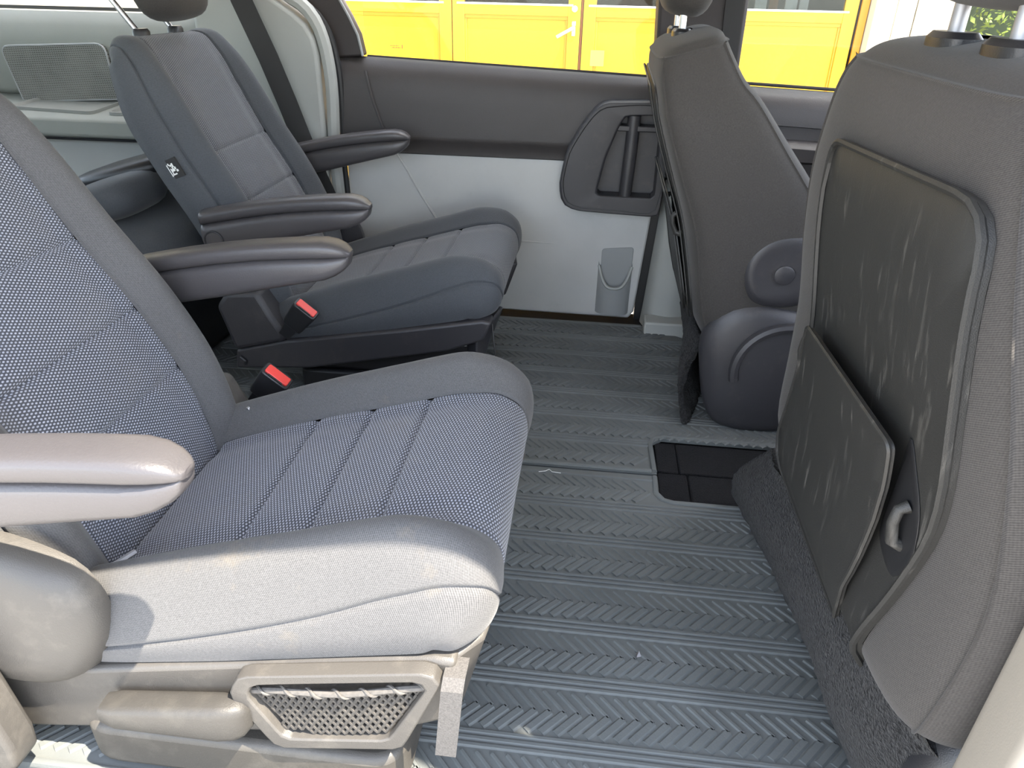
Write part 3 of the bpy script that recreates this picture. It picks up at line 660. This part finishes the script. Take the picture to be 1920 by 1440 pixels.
    if pocket:
        pk = empty('net_pocket', (0, 0, 0), parent=r)
        fo = [(-.384, .236), (-.402, .200), (-.352, .106), (-.185, .134), (-.130, .268), (-.150, .279)]
        fi = [(-.366, .224), (-.376, .203), (-.338, .128), (-.203, .149), (-.150, .252), (-.16, .262)]
        fo = roundpoly([(x-XO, z) for x, z in fo], .012, 3); fi = roundpoly([(x-XO, z) for x, z in fi], .010, 3)
        ringpanel(fo, fi, o_*.301, o_*.28, o_*.2795).build('pocket_frame', PLA, pk, local=True, bevel=.002, sharp=40)
        MB().prism([(x*1.0, z) for x, z in fi], 'y', o_*.2797, o_*.2808).build('pocket_back', PLD, pk, local=True)
        net = MB(); import_poly = [(x-XO, z) for x, z in ((-.372, .200), (-.338, .129), (-.203, .150), (-.156, .240))]
        def inside(x, z):
            n = 4; ok = False
            for i in range(n):
                x1, z1 = import_poly[i]; x2, z2 = import_poly[(i+1) % n]
                if (z1 > z) != (z2 > z) and x < (x2-x1)*(z-z1)/(z2-z1)+x1: ok = not ok
            return ok
        sxn, szn = .0105, .0082
        for i in range(-2, 26):
            for j in range(-2, 18):
                x = -.385-XO+i*sxn+(j % 2)*sxn/2; z = .118+j*szn/1.0+.2*(i*sxn)
                for dx in (-sxn/2, sxn/2):
                    x2, z2 = x+dx, z+szn+.2*dx
                    if inside(x, z) and inside(x2, z2):
                        bow = lambda xx: o_*(.287+.006*math.sin(math.pi*min(1, max(0, (xx+XO+.375)/.225))))
                        net.tube([(x, bow(x), z), (x2, bow(x2), z2)], .0023, 5)
        tag(net.build('net', NET, pk, local=True), kind='stuff')
        cd = MB(); pts = [(-.372-XO+.222*u, o_*(.291+.006*math.sin(math.pi*u)), .203+.040*u+.002*math.sin(u*9)) for u in np.linspace(0, 1, 24)]
        cd.tube(pts, .0042, 8); tw = []
        for u in np.linspace(0, 1, 90):
            a_ = u*2*math.pi*6.5; tw.append((-.372-XO+.222*u, o_*(.291+.006*math.sin(math.pi*u))+.0048*math.cos(a_), .203+.040*u+.0048*math.sin(a_)+.002*math.sin(u*9)))
        cd.tube(tw, .0018, 6); cd.build('elastic_cord', CORD, pk, local=True)
        sp2 = MB(); pth = [(-.118, .262, .268), (-.118, .292, .270), (-.119, .303, .258), (-.124, .303, .20), (-.130, .300, .135)]
        sp2.loft([[(x-XO-.013, o_*y, z), (x-XO+.013, o_*y, z), (x-XO+.013, o_*(y+.0022), z), (x-XO-.013, o_*(y+.0022), z)] for x, y, z in pth]); sp2.build('pull_strap', WEB, r, local=True)
    i_ = -out
    if tagged: armrest(r, i_, i_*.300, i_, .054, -.018, .036); armrest(r, out, out*.300, out, .068, .006, -.022)
    else: armrest(r, i_, i_*.300, i_, .055, 0., -.010); armrest(r, out, out*.334, out, .055, .0, .0, -.357)
    if tagged:
        buckle(r, -.528-XO, i_*.318, .300, 82, 40, True)
        q = T(np.array([sz(.615)]), np.array([i_*.86]))[0, 0]; q2 = T(np.array([sz(.66)]), np.array([i_*.86]))[0, 0]; q3 = T(np.array([sz(.615)]), np.array([i_*.97]))[0, 0]
        U = Vector(q2-q).normalized(); W = Vector(q3-q).normalized(); Nn = U.cross(W).normalized()
        if Nn.y*i_ < 0: Nn = -Nn
        tg = empty('airbag_tag', tuple(q+np.array(Nn)*.002), parent=r); O = Vector((0, 0, 0))
        def pl(mb, a0, a1, b0, b1, d0, d1):
            c8 = [U*a+W*b+Nn*d for d in (d0, d1) for a, b in ((a0, b0), (a1, b0), (a1, b1), (a0, b1))]
            fs = [(0,3,2,1),(4,5,6,7),(0,1,5,4),(1,2,6,5),(2,3,7,6),(3,0,4,7)]; mb.add(c8, fs)
        m_ = MB(); pl(m_, -.022, .022, -.012, .024, -.002, .002); m_.build('tag_cloth', BELT, tg, local=True)
        m_ = MB()
        for a0, a1, b0, b1 in ((-.016, .012, .0175, .0195), (-.014, -.011, .004, .016), (-.012, .002, .012, .0145), (-.006, .0, .004, .012), (.0, .005, .006, .009), (.003, .012, .002, .006), (.006, .010, .007, .012), (-.003, .003, -.001, .003), (.009, .014, .012, .015), (-.009, -.004, -.004, .001)):
            pl(m_, a0, a1, b0, b1, .002, .0026)
        m_.build('airbag_pictogram', WHT, tg, local=True)
        # thin release cord hanging off the nose corner
        MB().tube([(-.098-XO, i_*.235, .262), (-.090-XO, i_*.262, .225), (-.082-XO, i_*.262, .17), (-.088-XO, i_*.258, .12), (-.12-XO, i_*.25, .09)], .0022, 6).build('release_cord', SEAL, r, local=True)
    else:
        buckle(r, -.585-XO, i_*.325, .297, 82, 40, True)
        MB().tube([(-.66-XO, i_*.255, .26), (-.635-XO, i_*.292, .235), (-.615-XO, i_*.300, .215)], [.012, .016, .014], 10).build('buckle_boot', PLA, r, local=True)
        for yy in (.21, -.19): MB().tube([(-.585-XO, i_*yy-.014, .300), (-.572-XO, i_*yy+.014, .300)], .004, 6).build('anchor_wire', CHR, r, local=True)
    return r
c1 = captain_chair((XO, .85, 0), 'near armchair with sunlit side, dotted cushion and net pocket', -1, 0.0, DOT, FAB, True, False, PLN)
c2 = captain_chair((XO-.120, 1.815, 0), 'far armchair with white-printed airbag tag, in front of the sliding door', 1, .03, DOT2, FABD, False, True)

# ================================================================== FRONT SEATS (seen from behind)
def front_seat(loc, label, inb, lean, group, driver=False, wa=0., yo=0., ztop=0.):
    """local frame: x forward from the rear face, y lateral (inb = +1 if inboard is +Y), z up"""
    r = empty('front_seat', loc, label, 'seat', group)
    PE = 7.0
    zk = [.17, .22, .30, .42, .52, .64, .74, .82, .875, .905, .922, .929]
    xr = [.030, .014, .000, .010, .016, .008, .002, .004, .010, .022, .044, .09]
    tx = [.30, .33, .335, .315, .288, .245, .208, .180, .158, .140, .108, .02]
    wy = [.26, .29, .318, .332, .338, .342, .338, .324, .305, .285, .25, .10]; wy = [q+wa for q in wy] if driver else [.28, .31, .350, .368, .372, .360, .328, .292, .264, .238, .20, .09]; zk = ([] if driver else [.25, .27, .31])+zk[0 if driver else 3:7]+[q-ztop for q in zk[7:]]
    sk = np.linspace(0, 1, len(zk)); cl, sl_ = math.cos(lean), math.sin(lean)
    def tilt(p):
        q = np.array(p, float); x = q[..., 0].copy(); z = q[..., 2]-.24; q[..., 0] = x*cl-z*sl_; q[..., 2] = .24+z*cl+x*sl_; return q
    def S(s, t):
        s = np.atleast_1d(s); t = np.atleast_1d(t); a = t*math.pi   # t=0 is the rear centre, +-1 the front centre
        z = herm(sk, zk, s)[:, None]; x0 = herm(sk, xr, s)[:, None]; T_ = herm(sk, tx, s)[:, None]; W_ = herm(sk, wy, s)[:, None]
        c, sn = np.cos(a)[None], np.sin(a)[None]; p = herm([0, .6, .8, .92, 1], [PE, PE, 5.5, 3.6, 2.6], s)[:, None]
        X = -np.sign(c)*np.maximum(np.abs(c), 1e-9)**(2/p); Y = np.sign(sn)*np.maximum(np.abs(sn), 1e-9)**(2/p)
        x = x0+T_/2+X*T_/2; y = Y*W_+inb*yo; zz = z+0*x
        return tilt(np.stack([x, y, zz], 2))
    st = .80
    patch('rear_cover', S, .0, st, -.30, .30, FAB2, r, ns=40, nt=60, sign=-1, ed=(0, 1, 1, 1), depth=.004, wid=.003)
    patch('top_cover', S, st, 1.0, -1., 1., FAB2, r, ns=24, nt=90, sign=-1, ed=(1, 0, 0, 0), depth=.004, wid=.003)
    for sg in (-1, 1):
        t0, t1 = sorted((sg*.30, sg*.66)); patch('side_cover', S, .0, st, t0, t1, FAB2, r, ns=40, nt=30, sign=-1, ed=(0, 1, 1, 1), depth=.004, wid=.003)
    patch('front_cover', S, .0, st, .66, 1.0, FAB2, r, ns=40, nt=20, sign=-1, ed=(0, 0, 1, 0)); patch('front_cover', S, .0, st, -1.0, -.66, FAB2, r, ns=40, nt=20, sign=-1, ed=(0, 0, 0, 1))
    # rear surface sampled for panels lying on it
    def rear(y, z):
        ss = np.interp(z, zk, sk); x0 = herm(sk, xr, np.array([ss]))[0]; T_ = herm(sk, tx, np.array([ss]))[0]; W_ = herm(sk, wy, np.array([ss]))[0]
        q = min(.999, abs(y)/W_); q = min(.999, abs(y-inb*yo)/W_); X = (1-q**PE)**(1/PE); return x0+T_/2-X*T_/2
    def plate(name, outl, off, th, mat, rim=True, nx=20, lift=None):
        """plate following the rear face: outline in (y, z), front at distance off+th behind it"""
        ol = np.asarray(outl); cy, cz = ol.mean(0); loops = []
        for k, d in ((1.0, 0), (1.0, th*.6), (.985, th), (.8, th), (.5, th), (.2, th), (.02, th)):
            L = []
            for y, z in ol:
                yy, zz = cy+(y-cy)*k, cz+(z-cz)*k
                ex = lift(yy, zz) if lift else 0
                L.append((rear(yy, zz)-off-d-ex, yy, zz))
            loops.append([tuple(p) for p in tilt(np.array(L))])
        o = MB().loft(loops[::inb_s]); return o.build(name, mat, r, local=True, sharp=40)
    inb_s = 1
    f = lambda pts: [(inb*y, z) for y, z in pts]
    pan = roundpoly([(.200, .812), (-.206, .832), (-.226, .70), (-.238, .56), (-.210, .45), (-.172, .33), (-.152, .255), (.215, .268), (.256, .32), (.236, .44), (.206, .565), (.214, .69)], [.03, .05, .1, .1, .1, .06, .01, .02, .04, .1, .1, .1], 4)
    pan = f(pan)
    if inb < 0: pan = pan[::-1]
    plate('hard_panel', pan, .001, .005 if driver else .009, HARD)
    P2 = tilt(np.array([(rear(y, z)-.012, y, z) for y, z in pan])); MB().tube([tuple(p) for p in P2], .002 if driver else .0042, 6, closed=True).build('panel_rim', HARD, r, local=True)
    pk = roundpoly([(.155, .572), (-.175, .590), (-.168, .55), (-.142, .42), (-.100, .280), (.20, .288), (.238, .338), (.208, .44), (.182, .52)], [.015, .012, .05, .08, .01, .01, .03, .06, .06], 4)
    pk = f(pk)
    if inb < 0: pk = pk[::-1]
    lift = lambda y, z: max(0, (z-.30))*(.03 if driver else .06)
    plate('map_pocket', pk, .012, .006, HARD, lift=lift)
    P3 = tilt(np.array([(rear(y, z)-.018-lift(y, z), y, z) for y, z in pk])); MB().tube([tuple(p) for p in P3], .003, 6, closed=True).build('pocket_rim', HARD, r, local=True)
    rec = f(roundpoly([(-.160, .60), (-.205, .53), (-.215, .47), (-.190, .43), (-.135, .45)], .02, 3))
    if inb < 0: rec = rec[::-1]
    if not driver: plate('recess_shade', rec, .0105, .001, SEAL)  # thin black plate laid on the panel, imitates shade inside a hole
    for hy, hz in ((-.186, .505), (.205, .51)):
        x0_ = rear(inb*hy, hz); h0 = tilt(np.array([(x0_-.010, inb*hy, hz-.030), (x0_-.022, inb*hy, hz-.024), (x0_-.025, inb*hy, hz), (x0_-.022, inb*hy, hz+.016), (x0_-.013, inb*hy, hz+.020)]))
        MB().tube([tuple(p) for p in h0], [.008, .0065, .006, .006, .007], 10).build('bag_hook', HARD, r, local=True)
    # cushion in front of the backrest
    rbox((.52, 0, .29), (.50, .54, .18), p=4).build('seat_cushion', FAB2, r, local=True, sharp=80)
    # headrest
    top = tilt(np.array([(.085 if driver else .068, 0 if driver else .02, .926-ztop)]))[0]; hr = empty('headrest', tuple(top), parent=r)
    for yy in (-.06, .075):
        MB().tube([(0, yy, -.03), (0, yy, .05), (.0, yy, .12)], .0082, 12).build('post', CHR if driver else STEEL, hr, local=True)
        MB().loft([sloop(0, yy, zz, a_, b_, 'z', 22, 2.8) for zz, a_, b_ in ((-.016, .022, .038), (.004, .022, .038), (.010, .017, .033))]).build('post_guide', PLD, hr, local=True)
    rbox((.01, 0, .122 if driver else .122), (.12, .27, .18), R=RY(8), p=3.2, n=32, m=14).build('headrest_pad', FAB2, hr, local=True, sharp=80)
    # carpet flap between panel and floor, frayed lower edge
    tp = [(.39, .215), (.30, .235), (.22, .250), (.0, .272), (-.12, .283), (-.24, .290), (-.30, .280)]
    tx_ = [.030, .012, .018, .022, .022, .034, .06]
    bt = [(.50, .012), (.38, .011), (.22, .011), (.05, .011), (-.10, .011), (-.22, .011), (-.33, .014)]
    bx_ = [.005, .030, .055, .075, .080, .105, .15]
    a = herm(arck(tp), np.array([(x, y, z) for x, (y, z) in zip(tx_, tp)]), np.linspace(0, 1, 60)); b = herm(arck(bt), np.array([(x, y, z) for x, (y, z) in zip(bx_, bt)]), np.linspace(0, 1, 60))
    k = np.linspace(0, 1, 16)[:, None, None]; G = a[None]*(1-k)+b[None]*k
    G[..., 0] -= .030*np.sin(np.pi*k[..., 0])+np.random.normal(0, .0016, G.shape[:2]); G[..., 1] *= inb
    if driver: G[..., 1] = np.where(G[..., 1]*inb > 0, G[..., 1]*.62, G[..., 1])
    G[-1, :, 2] += np.abs(np.random.normal(0, .002, 60))
    G[..., 0] += -.012
    G2 = G.copy(); G2[..., 0] += .012
    o = grid_mesh(G, flip=inb > 0); nv = len(o.v); gm2 = grid_mesh(G2, flip=inb < 0); uvs = np.vstack([o.uv, gm2.uv]); o.add(gm2.v, gm2.f)
    n_, m_ = G.shape[:2]; ring = [i for i in range(m_)]+[i*m_+m_-1 for i in range(1, n_)]+[(n_-1)*m_+i for i in range(m_-2, -1, -1)]+[i*m_ for i in range(n_-2, 0, -1)]
    for i in range(len(ring)):
        p, q = ring[i], ring[(i+1) % len(ring)]; o.f.append((p, q, q+nv, p+nv))
    o.uv = uvs; o.build('carpet_flap', CARPF, r, local=True, sharp=180)
    # outer and inner recliner covers
    for sg in (-inb, inb):
        lp_ = []
        for d, k in ((0, 1), (.026, 1), (.040, .94), (.050, .80), (.054, .5), (.055, .05)):
            dx_, dz_ = (0, 0) if driver else ((.03, -.04) if sg == inb else (.015, -.012))
            ol = smooth_poly([(.06, .335), (.015, .27), (.02, .15), (.06, .03), (.30, .02), (.44, .10), (.42, .22), (.33, .285), (.20, .335), (.12, .348)], 44)
            lp_.append([(.22+(p[0]-.22)*k+dx_, sg*((.245 if driver or sg == inb else .292)+d)+inb*yo*.5, .18+(p[1]-.18)*k+dz_) for p in ol])
        MB().loft(lp_[::(1 if sg < 0 else -1)]).build('base_cover', PLA if driver else PLD, r, local=True, sharp=60)
    if driver:
        sg = inb
        rc = empty('recliner_cover', (.13, sg*.29, .43), parent=r)
        ol = smooth_poly([(-.055, -.03), (-.050, .04), (-.01, .085), (.05, .10), (.12, .075), (.14, 0), (.10, -.07), (.03, -.09), (-.03, -.075)], 36)
        MB().loft([[(p[0]*k, sg*d, p[1]*k) for p in ol] for d, k in ((-.03, 1.05), (.012, 1.0), (.026, .9), (.032, .7), (.030, .55), (.030, .02))][::(1 if sg < 0 else -1)]).build('cover_shell', PLA, rc, local=True, sharp=60)
        MB().loft([[(.03+k*.022*math.cos(i*math.pi/12), sg*d, -.005+k*.022*math.sin(i*math.pi/12)) for i in range(24)] for d, k in ((.028, 1), (.036, 1), (.038, .85), (.036, .02))][::(1 if sg < 0 else -1)]).build('release_button', PLA, rc, local=True)
        MB().tube([tuple(Vector((.205+.115*math.cos(a_), sg*.303+inb*yo*.5, .185+.115*math.sin(a_)))) for a_ in np.linspace(.2, 3.4, 24)], .012, 8).build('cover_ridge', PLA, r, local=True)
    return r
front_seat((.356, .800, 0), 'front passenger seat back with map pocket, filling the right edge', 1, .08, 'front seats', False, .0, .054)
front_seat((.275, 1.895, 0), 'reclined driver seat back, in front of the far pillar', -1, .285, 'front seats', True, -.055, .04, .035)

# ================================================================== THIRD-ROW SEAT
tb = empty('bench_seat', (-1.25, 1.75, 0), 'dark third-row seat half hidden behind the far armchair', 'seat')
rbox((-1.24, 1.80, .35), (.50, .52, .20), p=4).build('seat_cushion', FABD, tb, sharp=80)
MB().bb(-1.45, -1.08, 1.58, 2.02, .011, .28).build('seat_frame', PLD, tb, bevel=.02)
rbox((-1.185, 1.69, .490), (.20, .24, .098), p=3.0, R=RY(-16)).build('folded_headrest', FABD, tb, sharp=80)
rbox((-1.225, 1.85, .525), (.30, .26, .055), p=3.2, R=RY(-15)).build('folded_back', PLD, tb, sharp=80)
# ================================================================== SEAT BELTS
sb = empty('seat_belt', (-1.0, 2.19, .6), 'black seat belt strap hanging down the pale rear pillar', 'seat belt')
def strap(path, w_, nrm, th=.0016):
    b = MB(); L = []
    for i, p in enumerate(path):
        p = Vector(p); t = (Vector(path[min(i+1, len(path)-1)])-Vector(path[max(i-1, 0)])).normalized(); n = Vector(nrm); s_ = t.cross(n).normalized()*w_/2
        L.append([p-s_, p+s_, p+s_+n*th, p-s_+n*th])
    return b.loft(L)
strap([(-1.055, 2.200, 1.03), (-1.022, 2.192, .93), (-.960, 2.185, .78), (-.918, 2.182, .66), (-.86, 2.165, .50), (-.80, 2.15, .36)], .062, (0, -1, 0)).build('strap', BELT, sb)
MB().bb(-1.075, -1.02, 2.185, 2.192, .935, .985).build('strap_label', WHT, sb)
sb2 = empty('seat_belt', (.30, 2.16, .8), 'black driver seat belt strap beside the far upper pillar', 'seat belt')
strap([(.33, 2.166, 1.12), (.330, 2.166, .95), (.335, 2.166, .80), (.345, 2.166, .66), (.355, 2.166, .50)], .045, (0, -1, 0)).build('strap', BELT, sb2)
# ================================================================== STEERING WHEEL
sw = empty('steering_wheel', (.99, 1.86, .77), 'dark steering wheel rim above the passenger seat back', 'steering wheel')
ax = Vector((-1, 0, .42)).normalized(); e1 = Vector((0, 1, 0)); e2 = ax.cross(e1); cW = Vector((.985, 1.86, .765))
circ = [cW+e1*.185*math.cos(a)+e2*.185*math.sin(a) for a in np.linspace(0, 2*math.pi, 48, endpoint=False)]
MB().tube(circ, .014, 10, closed=True).build('rim', PLD, sw)
rbox(cW, (.05, .14, .12), p=3).build('hub', PLD, sw)
for a in (0, math.pi, -math.pi/2): MB().tube([cW+(e1*math.cos(a)+e2*math.sin(a))*.05, cW+(e1*math.cos(a)+e2*math.sin(a))*.18], .012, 8).build('spoke', STEEL, sw)
MB().tube([cW-ax*.0, cW-ax*.30], .03, 10).build('column', PLD, sw)
# ================================================================== LITTER ON THE MAT
fo = MB(); 
fo.add([(.128, .843, .0075), (.136, .846, .0075), (.132, .852, .013), (.126, .850, .009)], [(0,1,2),(0,2,3),(0,3,1),(1,3,2)])
tag(fo.build('foil_scrap', CHR), 'tiny shiny scrap of foil lying on the near mat', 'litter')
th = MB().tube([(-.075, 1.338, .0085), (-.06, 1.343, .0085), (-.052, 1.35, .009), (-.045, 1.342, .0085), (-.025, 1.340, .0085)], .0007, 5).build('white_thread', WHT); tag(th, 'short white thread lying near the joint of the mats', 'litter')

# ================================================================== OUTSIDE: yellow garage
GY = 4.90
gw = MB(); gw.bb(-8, -2.52, GY+.02, GY+.3, -.46, 2.9).bb(1.9, 2.02, GY+.02, GY+3.0, -.46, 2.9).bb(-2.6, 2.0, GY+.02, GY+.3, 1.75, 2.9)
gw = gw.build('wall_1', WOOD); tag(gw, 'pale boarded garage wall around the yellow doors', 'wall', kind='structure')
gi = MB().bb(-2.6, 1.9, GY+1.2, GY+1.3, -.46, 2.9).build('wall_2', DKW); tag(gi, 'dark inside wall of the garage behind the door panes', 'wall', kind='structure')
def leaf(x0, x1, label, handle):
    r = empty('garage_door', ((x0+x1)/2, GY, -.45), label, 'door', 'yellow garage door leaves')
    T = .045; st = .075; zb_, zt_ = -.44, 1.72; zm0, zm1 = .800, .885
    f = MB(); f.bb(x0, x0+st, GY, GY+T, zb_, zt_).bb(x1-st, x1, GY, GY+T, zb_, zt_); f.build('stile', YEL, r, bevel=.003)
    f = MB(); f.bb(x0+st, x1-st, GY+.001, GY+T, zm0+.025, zm1).bb(x0+st, x1-st, GY+.001, GY+T, zb_, zb_+.12).bb(x0+st, x1-st, GY+.001, GY+T, zt_-.1, zt_); f.build('rail', YEL, r, bevel=.003)
    MB().bb(x0+st, x1-st, GY+.018, GY+.03, zb_+.12, zm0+.03).build('door_panel', YEL, r)
    b = MB(); b.bb(x0+st, x1-st, GY+.008, GY+.02, zm0+.005, zm0+.026).bb(x0+st, x0+st+.012, GY+.008, GY+.02, zb_+.12, zm0+.005).bb(x1-st-.012, x1-st, GY+.008, GY+.02, zb_+.12, zm0+.005); b.build('panel_bead', YEL2, r, bevel=.002)
    MB().bb(x0+st-.045, x1-st+.028, GY-.003, GY+.001, zm1-.004, zm1+.006).build('glazing_bead', WHT, r)
    MB().bb(x0+.03, x1-.05, GY+.014, GY+.018, zm1, zt_-.1).build('pane', GLS2, r)
    if handle:
        h = empty('lever_handle', (x1-.04, GY, .75), parent=r)
        MB().bb(x1-.048, x1-.026, GY-.008, GY, .72, .80).build('plate', CHR, h, bevel=.003)
        MB().tube([(x1-.037, GY-.005, .772), (x1-.037, GY-.05, .770), (x1-.06, GY-.055, .755), (x1-.135, GY-.055, .715)], .011, 10).build('lever', CHR, h)
        MB().tube([(x1-.036, GY-.012, .868), (x1-.036, GY+.002, .868)], .018, 16).build('lock_cylinder', STEEL, h)
    return r
leaf(-2.51, -1.735, 'yellow garage door leaf farthest left, mostly behind the dark window frame', False)
g2 = leaf(-1.730, -.942, 'yellow garage door leaf with small dark lettering, left of the handle leaf', False)
leaf(-.936, -.150, 'yellow garage door leaf carrying the steel lever handle', True)
g4 = leaf(-.132, .655, 'yellow garage door leaf with pale square sticker, right of the handle', False)
leaf(.661, 1.452, 'rightmost yellow garage door leaf beside the cream post', False)
lt = MB(); x = -1.345
for row, z in ((0, .634), (1, .622)):
    x = -1.345+row*.01
    for i in range(9):
        wv = random.choice((.003, .005, .006)); lt.bb(x, x+wv, GY+.0165, GY+.0182, z, z+random.choice((.004, .006))); x += wv+.0025
lt.bb(-1.268, -1.262, GY+.0165, GY+.0182, .620, .642); lt.build('painted_lettering', BRN, g2)
MB().bb(-.075, .010, GY-.0012, GY+.001, .555, .645).build('sticker', PALEY, g4)
MB().bb(-.146, -.136, GY+.01, GY+.045, -.44, 1.72).build('meeting_gap', BRN, g4)
cu = empty('curtain', (1.0, GY+.25, .9), 'pale striped curtain behind the rightmost garage pane', 'curtain')
for i in range(6): MB().bb(.72+i*.09, .72+i*.09+(.05 if i % 2 else .07), GY+.2+.02*(i % 2), GY+.22+.02*(i % 2), .5, 1.7).build('curtain_fold', CUR if i % 3 else BRN, cu)
po = empty('corner_post', (1.68, GY, -.45), 'sunlit cream boarded post to the right of the yellow doors', 'post')
for x0, x1, y0 in ((1.470, 1.515, .012), (1.519, 1.635, -.085), (1.639, 1.742, -.080), (1.746, 1.865, -.085)):
    MB().bb(x0, x1, GY+y0, GY+.03, -.45, 2.9).build('board', WOOD if x0 > 1.5 else YEL2, po, bevel=.004)
MB().prism([(GY-.085, 1.10), (GY-.085, 1.34), (GY-.22, 1.34), (GY-.22, 1.27)], 'x', 1.475, 1.56).build('shadow_bracket', WOOD, po)  # unseen bracket, added to cast a diagonal shadow on the yellow door
# hedge and house beyond
hd = empty('hedge', (3.6, 7.3, -.45), 'sunlit green hedge right of the cream post', 'hedge')
MB().bb(2.15, 7.5, 7.0, 7.7, -.45, 2.3).build('hedge_core', HEDGE, hd)
lv = MB()
for i in range(9000):
    c = Vector((random.uniform(2.1, 6.2), random.uniform(6.72, 7.0), random.uniform(-.2, 2.35))); s_ = random.uniform(.02, .042)
    a = Vector((random.gauss(0, 1), random.gauss(0, .6), random.gauss(0, 1))).normalized(); b_ = a.orthogonal().normalized(); b_ = Matrix.Rotation(random.uniform(0, 6.3), 3, a) @ b_; d_ = a.cross(b_)
    lv.add([c-b_*s_, c+d_*s_*.5, c+b_*s_, c-d_*s_*.5], [(0, 1, 2, 3)])
tag(lv.build('leaves', LEAF, hd, smooth=False), kind='stuff')
